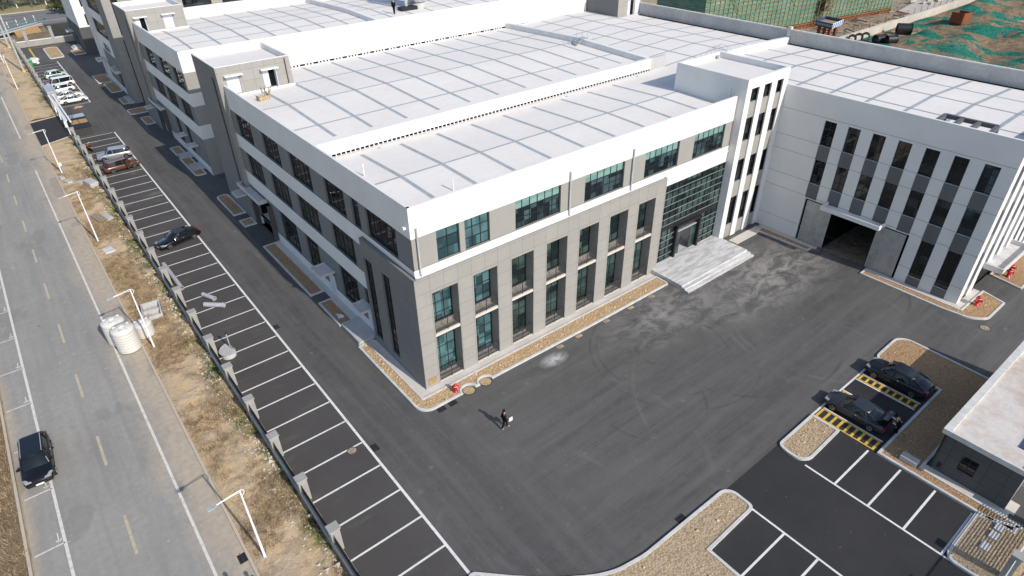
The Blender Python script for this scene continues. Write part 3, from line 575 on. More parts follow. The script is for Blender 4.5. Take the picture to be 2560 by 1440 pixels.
def strip_y(mb, x, y0, y1, wd, zf, brk):       # strip running along y over a ridge at y = brk
    ys = [y0] + ([brk] if y0 < brk < y1 else []) + [y1]
    for a, b_ in zip(ys, ys[1:]): mb.quad((x - wd / 2, a, zf(a) + .008), (x + wd / 2, a, zf(a) + .008), (x + wd / 2, b_, zf(b_) + .008), (x - wd / 2, b_, zf(b_) + .008))
def strip_x(mb, y, x0, x1, wd, zf, brk=None):
    xs = [x0] + ([brk] if brk and x0 < brk < x1 else []) + [x1]
    for a, b_ in zip(xs, xs[1:]): mb.quad((a, y - wd / 2, zf(a, y) + .012), (b_, y - wd / 2, zf(b_, y) + .012), (b_, y + wd / 2, zf(b_, y) + .012), (a, y + wd / 2, zf(a, y) + .012))
mb = MB()
for i in range(9): strip_y(mb, 3.65 + 3.52 * i, 2.6, 13.0, .32, zw_, 6.9)
strip_x(mb, 6.9, 1.3, 34.4, .2, lambda x, y: zw_(6.9))
for i in range(11): strip_y(mb, 3.95 + 3.475 * i, 18.3, 34.2 if i < 1 else 41.0, .34, zm_, 28.1)
for y in (21.6, 28.15, 35.0): strip_x(mb, y, 1.4 if y < 34 else 7.6, 40.6, .2, lambda x, y: zm_(y) + (.004 if abs(y - 28.1) > 1 else 0))
for i in range(6): strip_x(mb, .9 - 3.475 * i, 42.3, 60.2, .34, lambda x, y: zr_(x), 51.2)
for i in range(2): strip_x(mb, 7.9 - 3.475 * i, 42.3, 60.2, .34, lambda x, y: zr_(x), 51.2)
for x in (46.6, 51.2, 55.9): mb.quad(*[(x + a, y, zr_(x) + .02) for a, y in ((-.09, -19), (.09, -19), (.09, 10.9), (-.09, 10.9))]); mb.quad(*[(x + a, y, zr_(x) + .02) for a, y in ((-.09, 12), (.09, 12), (.09, 41), (-.09, 41))])
for i in range(8): strip_x(mb, 14.6 + 3.475 * i, 41.8, 60.4, .2, lambda x, y: zr_(x), 51.2)
mb.build('roof_strips', 'roof_strip', B)
# raised ridge wall with the slotted gutter under it
mb = MB(); mb.box(X0 + .2, 38.6, 14.05, 14.35, 13.62, 14.6); mb.box(X0 + .2, 38.6, 13.98, 14.42, 14.6, 14.66); mb.add([(X0 + .2, 14.05, 13.8), (38.6, 14.05, 13.8), (38.6, 13.95, 13.62), (X0 + .2, 13.95, 13.62)], [(0, 1, 2, 3)][::-1]); mb.build('ridge_wall', 'white_paint', B)
mb = MB(); mb.box(X0 + .2, 38.6, 14.2, 14.3, 13.0, 13.62); mb.build('gutter_slot', 'dark_void', B)
for i in range(92): MB().box(.75 + i * .412, .83 + i * .412, 14.02, 14.12, 13.2, 13.62).build('gutter_bar', 'white_metal', B)
mb = MB(); mb.box(38.6, 41.0, 14.05, 14.3, 13.0, 14.66); mb.build('parapet_return', 'raw_concrete', B)
# kerb wall between the main roof and the rear roof, and the expansion wall behind the stair tower
mb = MB()
for a, b_ in ((14.35, 28.1), (28.1, 41.9)):
    for x0, x1, dz in ((40.75, 41.3, .62),):
        za, zb = zm_(a) + dz, zm_(b_) + dz
        mb.add([(x0, a, 12.9), (x1, a, 12.9), (x1, b_, 12.9), (x0, b_, 12.9), (x0, a, za), (x1, a, za), (x1, b_, zb), (x0, b_, zb)], [(4, 5, 6, 7), (0, 1, 5, 4), (2, 3, 7, 6), (3, 0, 4, 7), (1, 2, 6, 5)])
for a, b_ in ((41.3, 51.2), (51.2, 61.0)):
    za, zb = zr_(a) + .75, zr_(b_) + .75; y0, y1 = 11.25, 11.75
    mb.add([(a, y0, 12.9), (b_, y0, 12.9), (b_, y1, 12.9), (a, y1, 12.9), (a, y0, za), (b_, y0, zb), (b_, y1, zb), (a, y1, za)], [(4, 5, 6, 7), (0, 1, 5, 4), (2, 3, 7, 6), (3, 0, 4, 7), (1, 2, 6, 5)])
mb.build('expansion_kerb', 'parapet_inner', B)
# outer parapets at the back and on the far side, with coping
mb = MB(); mb.box(61.05, 61.3, -20.1, 42.1, 13.0, 14.74); mb.build('far_parapet', 'raw_concrete', B)
mb = MB(); mb.box(60.98, 61.38, -20.1, 42.1, 14.74, 14.86); mb.box(60.95, 61.35, 11.3, 11.7, 14.0, 15.15); mb.build('coping', 'kerb_concrete', B)
mb = MB(); mb.box(7.3, 56.0, 41.9, 42.15, 13.0, 14.68); mb.build('rear_parapet', 'parapet_inner', B)
mb = MB(); mb.box(7.4, 55.9, 41.86, 41.9, 13.0, 13.38); mb.build('rear_gutter_slot', 'dark_void', B)
for i in range(118): 
    if i % 9 not in (3, 8): MB().box(7.9 + i * .405, 8.1 + i * .405, 41.80, 41.86, 13.0, 13.36).build('rear_gutter_block', 'parapet_inner', B)
mb = MB(); mb.box(60.5, 61.04, -19.8, 41.8, 13.19, 13.24); mb.build('far_gutter', 'dark_void', B)
# rear, right and hidden faces that close the volume
mb = MB(); mb.quad((X0, 42.15, 0), (61.3, 42.15, 0), (61.3, 42.15, 13.2), (X0, 42.15, 13.2)); mb.quad((61.3, -20.1, 0), (61.3, 42.15, 0), (61.3, 42.15, 13.2), (61.3, -20.1, 13.2)); mb.build('rear_wall', 'white_paint', B)
# stair tower on the left
def stair_tower(par, xl, y0, y1, x1, top, zroof, door_open, slit=True):
    xl_ = xl; mb = MB(); wall(mb, 'y', y0, xl_, x1, 0, top, [(.79 + xl + .05, 2.04 + xl + .05, zroof + .25, zroof + 1.98), (4.35 + xl + .05, 5.6 + xl + .05, zroof + .25, zroof + 1.98)], .18)
    mb.quad((x1, y0, zroof - .5), (x1, y1, zroof - .5), (x1, y1, top), (x1, y0, top)); mb.build('tower_front', 'stone_clad', par)
    mb = MB(); wall(mb, 'x', xl_, y0, y1, 0, top, [(y0 + 1.15, y0 + 1.85, 3.6, 15.2)] if slit else [], .2); mb.build('tower_side', 'stone_clad_shaded', par)
    mb = MB(); mb.quad((xl_, y1, 0), (x1, y1, 0), (x1, y1, top), (xl_, y1, top))
    t_ = .2; mb.box(xl_ - .004, x1 + .004, y0 - .004, y0 + t_, top, top + .05); mb.box(xl_ - .004, x1 + .004, y1 - t_, y1 + .004, top, top + .05); mb.box(xl_ - .004, xl_ + t_, y0 + t_, y1 - t_, top, top + .05); mb.box(x1 - t_, x1 + .004, y0 + t_, y1 - t_, top, top + .05)
    for q0, q1, q2, q3 in ((xl_ + .02, x1 - .02, y1 - t_, y1 - .02), (xl_ + .02, x1 - .02, y0 + .02, y0 + t_), (xl_ + .02, xl_ + t_, y0 + t_, y1 - t_), (x1 - t_, x1 - .02, y0 + t_, y1 - t_)): mb.box(q0, q1, q2, q3, top - .6, top - .001)
    mb.build('tower_parapet', 'parapet_inner', par)
    mb = MB(); mb.quad((xl_ + t_, y0 + t_, top - .5), (x1 - t_, y0 + t_, top - .5), (x1 - t_, y1 - t_, top - .5), (xl_ + t_, y1 - t_, top - .5)); mb.build('tower_roof', 'roof_concrete', par)
    mb = MB(); mb.box(xl + .6, x1 + .1, y0 - .14, y0 - .002, zroof - .1, zroof + .2); mb.build('tower_base', 'parapet_inner', par)
    if not slit:
        for z0_, z1_ in ((2.4, 6.0), (7.2, 10.4), (11.6, 14.4)): mb = MB(); wbox(mb, 'x', xl_, y0 + 1.5, y0 + 1.8, z0_, z1_, -.1, .012); mb.build('slit_window', 'glass_dark', par)
    if slit: window(par, 'x', xl_, y0 + 1.15, y0 + 1.85, 3.61, 15.19, 2, 14, 'glass_dark', n=-.16, bar=.05)
    for q, u in enumerate((.84 + xl, 4.40 + xl)):
        opn = door_open == q
        mb = MB(); 
        if opn: wbox(mb, 'y', y0, u, u + .62, zroof + .25, zroof + 1.97, -.16, -.1)
        else: wbox(mb, 'y', y0, u, u + 1.24, zroof + .25, zroof + 1.97, -.16, -.1); wbox(mb, 'y', y0, u + .55, u + .68, zroof + 1.0, zroof + 1.04, -.1, -.07)
        dr = mb.build('roof_door', 'door_panel', par)
        if opn:
            mb = MB(); wbox(mb, 'y', y0, u + .62, u + 1.25, zroof + .25, zroof + 1.97, -.3, -.17); mb.build('doorway', 'dark_void', par)
            mb = MB(); wbox(mb, 'y', y0, u + 1.2, u + 1.26, zroof + .25, zroof + 1.97, -.1, .5); mb.build('roof_door', 'door_panel', par)
        mb = MB(); mb.box(u - .22, u + 1.55, y0 - .55, y0 - .002, zroof + 2.02, zroof + 2.12); mb.build('door_canopy', 'parapet_inner', par)
stair_tower(B, -0.08, 34.7, 42.1, 7.3, 16.33, 13.42, 1)
mb = MB(); mb.tube([(6.75, 34.62, 16.2), (6.75, 34.62, 13.7)], .04, 6); mb.build('downpipe', 'dark_frame', B)
# rear right stair house on the roof
mb = MB(); wall(mb, 'y', 35.6, 56.4, 61.3, 13.1, 17.2, [(58.4, 59.6, 13.4, 15.4), (60.0, 61.0, 13.4, 15.4)], .12); mb.build('stair_house_front', 'stone_clad', B)
mb = MB(); wall(mb, 'x', 56.4, 35.6, 42.1, 13.1, 17.2); mb.build('stair_house_side', 'stone_clad_shaded', B)
mb = MB(); mb.box(56.4, 61.3, 35.6, 42.1, 17.0, 17.3); mb.box(56.3, 61.2, 35.45, 35.598, 13.1, 13.35); mb.build('stair_house_roof', 'parapet_inner', B)
for u in (58.4, 60.0):
    mb = MB(); wbox(mb, 'y', 35.6, u, u + (1.0 if u > 59 else .6), 13.4, 15.4, -.1, -.05); mb.build('roof_door', 'door_panel', B)
mb = MB(); wbox(mb, 'y', 35.6, 59.0, 59.6, 13.4, 15.4, -.2, -.11); mb.build('doorway', 'dark_void', B)

# ------------------------------------------------------------ entrance: curtain wall, steps, white stair tower
GX0, GX1, GY = 25.45, 34.6, 0.5
mb = MB(); cols = 11; RW = [.45, 1.05, 1.85, 2.62, 3.15, 3.74]; RU = [4.30, 4.98, 5.66, 6.34, 7.03, 7.72, 8.42]; DX0, DX1, DZ = 28.2, 31.65, 3.68
for i in range(cols + 1):
    x = GX0 + .05 + (GX1 - GX0 - .1) * i / cols
    mb.box(x - .03, x + .03, GY - .05, GY + .05, 3.74, 8.44)
    if not (DX0 - .1 < x < DX1 + .1): mb.box(x - .03, x + .03, GY - .05, GY + .05, .45, 3.74)
for z in RU + RW:
    for a, b_ in (((GX0, DX0), (DX1, GX1)) if z < 3.7 else ((GX0, GX1),)): mb.box(a, b_, GY - .042, GY + .042, z - .03, z + .03)
cw = mb.build('curtain_wall', 'dark_frame', B)
mb = MB(); mb.quad((GX0, GY + .02, 4.3), (GX1, GY + .02, 4.3), (GX1, GY + .02, 8.44), (GX0, GY + .02, 8.44))
for a, b_ in ((GX0, DX0), (DX1, GX1)): mb.quad((a, GY + .02, .45), (b_, GY + .02, .45), (b_, GY + .02, 3.74), (a, GY + .02, 3.74))
mb.build('pane', 'glass_lobby', cw)
mb = MB()
for z in RU: mb.box(GX0, GX1, GY - .085, GY - .044, z - .01, z + .012)
for z in RW[1:-1]: mb.box(GX0, DX0 - .1, GY - .085, GY - .044, z - .008, z + .01); mb.box(DX1 + .1, GX1, GY - .085, GY - .044, z - .008, z + .01)
mb.build('transom_glint', 'galvanised', cw)  # pale strips on the bars, sun glint put into the colour
mb = MB(); mb.box(GX0, GX1, GY - .035, GY + .03, 3.76, 4.28); mb.build('spandrel', 'dark_plastic', cw)
mb = MB(); mb.box(DX0 - .12, DX0 + .1, GY - .35, GY + .25, .45, DZ + .05); mb.box(DX1 - .1, DX1 + .12, GY - .35, GY + .25, .45, DZ + .05); mb.box(DX0 - .12, DX1 + .12, GY - .35, GY + .25, DZ - .1, DZ + .1); mb.box(DX0, DX1, GY - .02, GY + .06, 2.78, 2.86)
pt = mb.build('entrance_portal', 'dark_frame', B)
mb = MB(); mb.box(DX0 + .1, DX1 - .1, GY - .05, GY + .1, 2.87, 2.98); mb.build('door_header', 'galvanised', pt)
mb = MB(); mb.quad((DX0, GY, .452), (DX1, GY, .452), (DX1, GY + 5, .452), (DX0, GY + 5, .452)); mb.build('lobby_floor', 'granite_paving', B)
mb = MB(); mb.quad((DX0, GY + 5, .45), (DX1, GY + 5, .45), (DX1, GY + 5, 3.7), (DX0, GY + 5, 3.7)); mb.quad((DX0, GY, .45), (DX0, GY + 5, .45), (DX0, GY + 5, 3.7), (DX0, GY, 3.7)); mb.quad((DX1, GY, .45), (DX1, GY + 5, .45), (DX1, GY + 5, 3.7), (DX1, GY, 3.7)); mb.quad((DX0, GY, 3.7), (DX1, GY, 3.7), (DX1, GY + 5, 3.7), (DX0, GY + 5, 3.7)); mb.build('lobby_wall', 'white_paint', B)
for q in (DX0 + .15, DX1 - 1.0): MB().box(q, q + .85, GY - .02, GY + .02, .47, 2.78).build('glass_door', 'glass_lobby', B)
mb = MB(); mb.box(24.85, 34.78, -3.55, .45, 0, .45); mb.box(24.85, 34.85, -3.92, -3.55, 0, .30); mb.box(24.85, 34.9, -4.3, -3.92, 0, .15); mb.build('entrance_steps', 'granite_paving', B)
# white stair tower beside the entrance
TX0, TX1, TY, TH = 34.6, 41.19, -.36, 16.19
TC = [(35.36, 36.56), (37.36, 38.52), (39.4, 40.42)]; TR = [(14.0, 15.3), (10.3, 12.5), (6.2, 8.45), (1.45, 4.55)]
mb = MB(); wall(mb, 'y', TY + .14, TX0, TX1, 0, TH - .9, [(a, b_, z0, z1) for a, b_ in TC for z0, z1 in TR], .2); mb.build('tower_panel', 'grey_render', B)
mb = MB(); xs = [TX0] + [q for c_ in TC for q in c_] + [TX1]
for a, b_ in zip(xs[::2], xs[1::2]): mb.box(a, b_, TY, TY + .3, 0, TH - .9)
mb.box(TX0, TX1, TY, TY + .3, TH - .9, TH); mb.box(TX0, TX0 + .25, TY + .3, 7.25, 13.0, TH); mb.box(TX1 - .25, TX1, TY + .3, 7.25, 0, TH); mb.box(TX0, TX1, 7.25, 7.5, 13.0, TH)
mb.box(TX0, TX0 + .25, TY + .3, YF + .05, 0, 13.0); mb.build('white_tower', 'white_paint', B)
mb = MB(); mb.quad((TX0 + .25, TY + .3, 15.65), (TX1 - .25, TY + .3, 15.65), (TX1 - .25, 7.25, 15.65), (TX0 + .25, 7.25, 15.65)); mb.build('tower_roof', 'roof_concrete', B)
for a, b_ in TC:
    for z0, z1 in TR: window(B, 'y', TY + .14, a + .005, b_ - .005, z0 + .005, z1 - .005, 2, [.3, .35, .35] if z1 - z0 > 2 else 2, 'glass_dark', n=-.17, bar=.05)
mb = MB(); mb.tube([(40.4, 7.0, 15.65), (40.4, 7.0, 16.0)], .17, 12); mb.build('roof_vent', 'galvanised', B)
for x, y, z, h_ in ((1.75, 8.9, 13.5, 1.0), (5.3, 2.7, 13.5, .9), (TX0 - .06, 1.3, 13.5, 1.6)):
    mb = MB(); mb.tube([(x, y, z), (x, y, z + h_)], .05, 8); mb.build('vent_pipe', 'white_metal', B)
for x, y in ((5.4, 13.3), (25.8, 13.3), (36.0, 13.4)):
    mb = MB(); mb.lathe([(.0, .05), (.12, .05), (.16, .0)], (x, y, zw_(y)), 10); mb.build('roof_drain', 'galvanised', B)

# ------------------------------------------------------------ right wing: grey wall with window columns and the big sliding door
RX = 41.19; RY1 = -20.1
RC = [(-5.93 - 2.19 * i, -4.8 - 2.19 * i) for i in range(7)]
holes = [(a, b_, 9.93, 12.28) for a, b_ in RC] + [(a, b_, 6.12, 8.52) for a, b_ in RC] + [(a, b_, .86, 4.48) for a, b_ in RC[5:]]
mb = MB(); wall(mb, 'x', RX, RY1 + .3, TY, 0, 14.62, holes + [(-14.75, -4.9, 0.0, 4.52)], .22)
mb.box(RX + .24, RX + .26, RY1 + .3, TY, 13.0, 14.6); mb.quad((RX, RY1 + .3, 14.62), (RX + .25, RY1 + .3, 14.62), (RX + .25, TY, 14.62), (RX, TY, 14.62))
for z in (12.5, 10.0, 8.57, 6.2, 4.75, 1.55): mb.box(RX - .004, RX, RY1, -4.7 if 0 else TY, z - .012, z + .012, 1, skip='r')
mb.build('wing_wall', ['white_paint', 'rail_grey'], B)
for a, b_ in RC:
    for z0, z1 in ((8.53, 9.92), (4.62 if a > -14.7 else 4.49, 6.11)) + (((0, .85),) if a < -15 else ()): wbox(MB(), 'x', RX, a, b_, z0, z1, -.1, .012).build('wing_panel', 'grey_panel', B)
for a, b_ in RC:
    for z0, z1, r_ in ((9.94, 12.27, 3), (6.13, 8.51, 3)) + (((.87, 4.47, 4),) if a < -15 else ()): window(B, 'x', RX, a + .005, b_ - .005, z0, z1, 2, r_, 'glass_mid' if a < -18.5 and z1 > 5 else 'glass_dark', n=-.16, bar=.045, frame='dark_frame')
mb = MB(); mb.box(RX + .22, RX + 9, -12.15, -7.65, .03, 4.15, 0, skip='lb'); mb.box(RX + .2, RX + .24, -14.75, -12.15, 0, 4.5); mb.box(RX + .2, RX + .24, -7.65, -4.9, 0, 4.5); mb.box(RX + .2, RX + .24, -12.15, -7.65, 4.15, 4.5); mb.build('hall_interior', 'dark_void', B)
mb = MB(); mb.quad((RX, -12.15, .012), (RX + 9, -12.15, .012), (RX + 9, -7.65, .012), (RX, -7.65, .012)); mb.build('hall_floor', 'site_mud', B)
for a, b_ in ((-7.72, -5.2), (-14.55, -12.1)):
    mb = MB(); wbox(mb, 'x', RX, a, b_, .12, 4.42, -.02, .07)
    for i in range(4): u = a + (b_ - a) * i / 3; wbox(mb, 'x', RX, u - .02, u + .02, .12, 4.42, .07, .085, 1)
    for i in range(7): z = .14 + 4.24 * i / 6; wbox(mb, 'x', RX, a, b_, z - .015, z + .015, .07, .08, 1)
    mb.build('sliding_door', ['steel_panel', 'galvanised'], B)
mb = MB(); wbox(mb, 'x', RX, -12.65, -7.1, 4.55, 4.66, .0, 1.35); wbox(mb, 'x', RX, -12.65, -7.1, 4.66, 4.95, 1.25, 1.35); wbox(mb, 'x', RX, -12.65, -12.55, 4.66, 4.95, .0, 1.25); wbox(mb, 'x', RX, -7.2, -7.1, 4.66, 4.95, .0, 1.25); mb.build('door_canopy', 'white_paint', B)
# sunlit front of the right wing
FC = [(42.2 + 2.17 * k_, 43.22 + 2.17 * k_) for k_ in range(9)]
FH = [(a, b_, z0, z1) for k_, (a, b_) in enumerate(FC) for z0, z1 in ((9.9, 12.25), (6.1, 8.4), (2.7 if k_ in (1, 2) else 1.0, 4.4)) if not (z1 < 5 and 3 <= k_ < 4)]
mb = MB(); wall(mb, 'y', RY1 + .16, RX, 61.3, 0, 12.5, FH + [(45.2, 49.6, 0, 2.3)], .2); mb.build('wing_front', 'grey_render', B)
mb = MB(); xs = [RX] + [q for c_ in FC for q in c_] + [61.3]
for a, b_ in zip(xs[::2], xs[1::2]): mb.box(a, b_, RY1, RY1 + .3, 2.3 if 45.0 < a < 49 else 0, 12.5)
mb.box(RX, 61.3, RY1, RY1 + .3, 12.5, 14.62); mb.build('wing_fins', 'white_paint', B)
for a, b_, z0, z1 in FH: window(B, 'y', RY1 + .16, a + .005, b_ - .005, z0 + .005, z1 - .005, 2, 3, 'glass_dark', n=-.17, bar=.045)
mb = MB(); wbox(mb, 'y', RY1, 44.4, 50.9, 2.45, 2.55, -.1, 1.5); wbox(mb, 'y', RY1, 44.4, 50.9, 2.55, 2.95, 1.4, 1.5); wbox(mb, 'y', RY1, 44.4, 44.5, 2.55, 2.95, 0, 1.4); wbox(mb, 'y', RY1, 50.8, 50.9, 2.55, 2.95, 0, 1.4); mb.build('door_canopy', 'kerb_concrete', B)
mb = MB(); wbox(mb, 'y', RY1 + .16, 45.2, 49.6, 0, 2.3, -.2, -.12); mb.build('wing_door', 'dark_frame', B)
# roof-level open frame
mb = MB()
for a, b_ in (((41.45, -13.5), (43.4, -13.4)), ((43.4, -13.4), (43.5, -17.2)), ((41.45, -17.35), (43.5, -17.2)), ((41.45, -14.8), (43.4, -14.7)), ((41.45, -16.0), (43.4, -15.95))): mb.beam((*a, 14.45), (*b_, 14.45), .28, .34)
for p in ((43.4, -13.4), (43.5, -17.2)): mb.box(p[0] - .14, p[0] + .14, p[1] - .14, p[1] + .14, 13.2, 14.3)
mb.build('roof_frame', 'frame_shaded_grey', B)
# steel stiles over the two roof kerbs
def stile(loc, rz):
    mb = MB()
    for s_ in (-1, 1):
        for i in range(4): mb.box(s_ * (.55 + .26 * i) - .12, s_ * (.55 + .26 * i) + .12, -.45, .45, .72 - .2 * i, .75 - .2 * i)
        for y in (-.45, .45): mb.beam((s_ * 1.5, y, 0), (s_ * .45, y, .8), .05, .05); mb.tube([(s_ * 1.45, y, 0), (s_ * 1.45, y, .9), (s_ * .5, y, 1.65), (0, y, 1.65)], .018, 5); mb.tube([(s_ * .5, y, .75), (s_ * .5, y, 1.65)], .018, 5); mb.tube([(s_ * .5, y, 1.2), (0, y, 1.2)], .015, 5)
    mb.box(-.5, .5, -.45, .45, .8, .83); mb.xf(loc, rz); return mb.build('roof_stile', 'galvanised', B)
stile((41.0, 27.0, 13.45), 0); stile((47.3, 11.5, 13.4), pi / 2)
# concrete canopies and small porches on the left face
def canopy(par, xo, y0, y1, z, th=.12, lip=.28):
    mb = MB(); mb.box(xo, X0, y0, y1, z - th, z); mb.box(xo, xo + .1, y0, y1, z, z + lip); mb.box(xo + .1, X0, y0, y0 + .1, z, z + lip); mb.box(xo + .1, X0, y1 - .1, y1, z, z + lip); return mb.build('door_canopy', 'kerb_concrete', par)
canopy(B, -.55, 29.8, 36.0, 4.05); canopy(B, -1.15, 35.2, 36.85, 3.0, .1, .12); canopy(B, -1.05, 14.75, 16.7, 3.0, .1, .12); canopy(B, -.85, 7.75, 9.35, 3.0, .1, .12)
for y0, y1 in ((14.9, 16.5), (7.9, 9.2)): mb = MB(); wbox(mb, 'x', X0, y0 + .15, y1 - .15, .1, 2.4, .0, .045); mb.build('side_door', 'door_panel', B)
mb = MB(); mb.box(-1.32, X0, 7.9, 11.2, 0, .3); mb.box(-1.42, -.1, 7.7, 8.0, 0, .15); mb.build('porch_step', 'raw_concrete', B)
mb = MB(); mb.box(-.06, X0, 28.7, 28.95, 0, 4.0); mb.box(-.1, X0, 33.6, 33.95, 0, 4.0); mb.build('bay_pier', 'stone_dark', B)
mb = MB(); wbox(mb, 'y', 0, .24, .96, .32, .9, .002, .03); mb.build('plaque', 'brass_plaque', B)
mb = MB(); mb.box(.12, X0, .75, .95, 13.05, 13.2); mb.build('wall_camera', 'white_metal', B)
# pale apron round the foot of the walls
for q in ((-.62, 24.8, -.62, 0, 0, .06), (-.62, 0, 0, 7.7, 0, .06), (-.15, X0, 11.2, 28.7, 0, .09), (40.6, RX, -20.1, -12.3, 0, .05), (40.6, RX, -7.4, -1.0, 0, .05), (40.6, 44.9, -20.7, RY1, 0, .055), (35.6, 40.4, -1.9, -.9, 0, .07)): MB().box(*q).build('wall_apron', 'apron_concrete', B)
for q in ((1.0, 1.9, -1.1, -.62, 0, .07), (4.9, 5.7, -1.0, -.62, 0, .07), (6.4, 8.0, -1.05, -.62, 0, .08), (-.75, .1, -1.4, -.64, 0, .08), (-1.0, -.63, 6.2, 7.6, 0, .07), (41.9, 42.9, -20.95, -20.72, 0, .09)): MB().box(*q).build('manhole_slab', 'raw_concrete', B)

# ------------------------------------------------------------ second factory building behind
B2 = empty('factory_building', (0.35, 50.2, 0), 'second white and grey factory hall behind the front one, silver tank on its roof', 'building', 'factory buildings of the works')
Y2 = 50.2; H2 = 15.0
mb = MB(); wall(mb, 'y', Y2, X0, 72, 12.6, H2); wall(mb, 'y', Y2, X0, 72, 8.7, 10.25); wall(mb, 'y', Y2, X0, 72, 4.7, 6.4); mb.box(X0, 72, Y2, Y2 + .2, H2 - 1e-3, H2, 0, skip='bf')
for z0, z1 in ((12.6, H2), (8.7, 10.25), (4.7, 6.4), (0, 1.1)): wall(mb, 'x', X0, Y2, 71.7, z0, z1)
mb.box(X0, X0 + .2, Y2, 71.7, H2 - 1e-3, H2, 0, skip='bl'); mb.box(9.9, 9.93, Y2 - .01, Y2, 12.6, H2, 0); mb.build('wall_band', 'white_paint', B2)
F2 = [(1.75, 4.6, 3), (8.0, 12.4, 5)]
mb = MB()
for z0, z1 in ((10.25, 12.6), (6.4, 8.7), (0, 4.7)): wall(mb, 'y', Y2 + .03, X0, 72, z0, z1, [(a, b_, z0, z1) for a, b_, _ in F2] if z0 else [], .2)
mb.build('front_wall', 'grey_render', B2)
for z0, z1 in ((10.25, 12.6), (6.4, 8.7)):
    for a, b_, n_ in F2: window(B2, 'y', Y2 + .03, a, b_, z0, z1, n_, 4, 'glass_dark', n=-.17)
W23 = [(51.2, 55.3), (57.4, 61.6), (64.4, 68.5)]; W22 = [(51.9, 56.1), (58.2, 62.6), (64.0, 68.5)]; W21 = [(56.3, 58.2), (60.9, 63.0)]
mb = MB()
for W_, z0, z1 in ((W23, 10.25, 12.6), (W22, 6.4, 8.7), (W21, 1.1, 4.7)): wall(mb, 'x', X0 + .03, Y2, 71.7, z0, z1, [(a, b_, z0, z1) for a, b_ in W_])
mb.build('side_wall', 'grey_render_shaded', B2)
for W_, z0, z1 in ((W23, 10.25, 12.6), (W22, 6.4, 8.7), (W21, 1.1, 4.7)):
    for a, b_ in W_: window(B2, 'x', X0 + .03, a, b_, z0 + .01, z1 - .01, 5 if b_ - a > 3 else 2, [.36, .32, .32], 'glass_dark', n=-.2)
def z2_(y): return 13.2 + .42 * (1 - abs(y - 64.8) / 14.5)
mb = MB(); mb.quad((X0 + .2, Y2 + .2, z2_(Y2)), (72, Y2 + .2, z2_(Y2)), (72, 64.8, z2_(64.8)), (X0 + .2, 64.8, z2_(64.8))); mb.quad((X0 + .2, 64.8, z2_(64.8)), (72, 64.8, z2_(64.8)), (72, 79.4, z2_(79.3)), (X0 + .2, 79.4, z2_(79.3))); mb.build('roof', 'roof_concrete', B2)
mb = MB()
for i in range(19): strip_y(mb, 3.75 + 3.55 * i, 54.5, 71.5 if i < 2 else 78.6, .34, z2_, 64.8)
for y in (56.3, 60.6, 64.85, 69.2, 73.5, 77.2): strip_x(mb, y, 1.3 if y < 71 else 8.0, 70, .18, lambda x, yy: z2_(y) + .004)
mb.build('roof_strips', 'roof_strip', B2)
mb = MB(); mb.box(7.2, 72, 79.4, 79.65, 13.0, 14.68); mb.build('rear_parapet', 'parapet_inner', B2)
for i in range(60): 
    if i % 9 not in (3, 8): MB().box(8.2 + i * .405, 8.4 + i * .405, 79.3, 79.36, 13.0, 13.3).build('rear_gutter_block', 'raw_concrete', B2)
mb = MB()
for a, b_ in ((Y2 + .2, 64.8), (64.8, 79.4)):
    za, zb = z2_(a) + .62, z2_(b_) + .62; x0, x1 = 28.1, 28.75
    mb.add([(x0, a, 12.9), (x1, a, 12.9), (x1, b_, 12.9), (x0, b_, 12.9), (x0, a, za), (x1, a, za), (x1, b_, zb), (x0, b_, zb)], [(4, 5, 6, 7), (0, 1, 5, 4), (2, 3, 7, 6), (3, 0, 4, 7), (1, 2, 6, 5)])
mb.build('expansion_kerb', 'parapet_inner', B2)
mb = MB(); mb.quad((X0, 79.65, 0), (72, 79.65, 0), (72, 79.65, 13.2), (X0, 79.65, 13.2)); mb.quad((72, Y2, 0), (72, 79.65, 0), (72, 79.65, 15), (72, Y2, 15)); mb.build('rear_wall', 'white_paint', B2)
stair_tower(B2, -0.08, 71.7, 79.6, 7.2, 16.4, 13.42, 0)
canopy(B2, -.3, 68.0, 74.5, 4.05); canopy(B2, -1.1, 73.6, 75.0, 3.0, .1, .12); canopy(B2, -1.0, 58.4, 59.7, 3.0, .1, .12); canopy(B2, -1.0, 53.5, 54.8, 3.0, .1, .12)
for y in (67.9, 71.38): MB().box(-.1, X0, y, y + .3, 0, 4).build('canopy_pier', 'stone_dark', B2)
MB().box(-1.2, X0, 53.2, 55.3, 0, .3).build('porch_step', 'raw_concrete', B2); MB().box(-1.3, X0, 58.3, 60.0, 0, .3).build('porch_step', 'raw_concrete', B2)
# third and fourth buildings further along
B3 = empty('factory_building', (0.35, 88.5, 0), 'third factory building with tall stone pier and white banded side, farther up the yard', 'building', 'factory buildings of the works')
mb = MB(); wall(mb, 'x', -.14, 88.5, 93.9, 0, 17.5); mb.quad((-.14, 93.9, 0), (X0, 93.9, 0), (X0, 93.9, 17.5), (-.14, 93.9, 17.5)); mb.build('pier_side', 'stone_clad_shaded', B3)
mb = MB(); wall(mb, 'y', 88.5, -.14, 1.1, 0, 17.5); wall(mb, 'y', 88.5, 1.1, 2.1, 9.7, 10.4); wall(mb, 'y', 88.5, 2.1, 40, 0, 12.6); mb.build('pier_front', 'stone_clad', B3)
window(B3, 'y', 88.7, 1.1, 2.1, .3, 9.7, 1, 9, 'glass_dark', n=0); window(B3, 'y', 88.7, 1.1, 2.1, 10.4, 17.5, 1, 7, 'glass_dark', n=0)
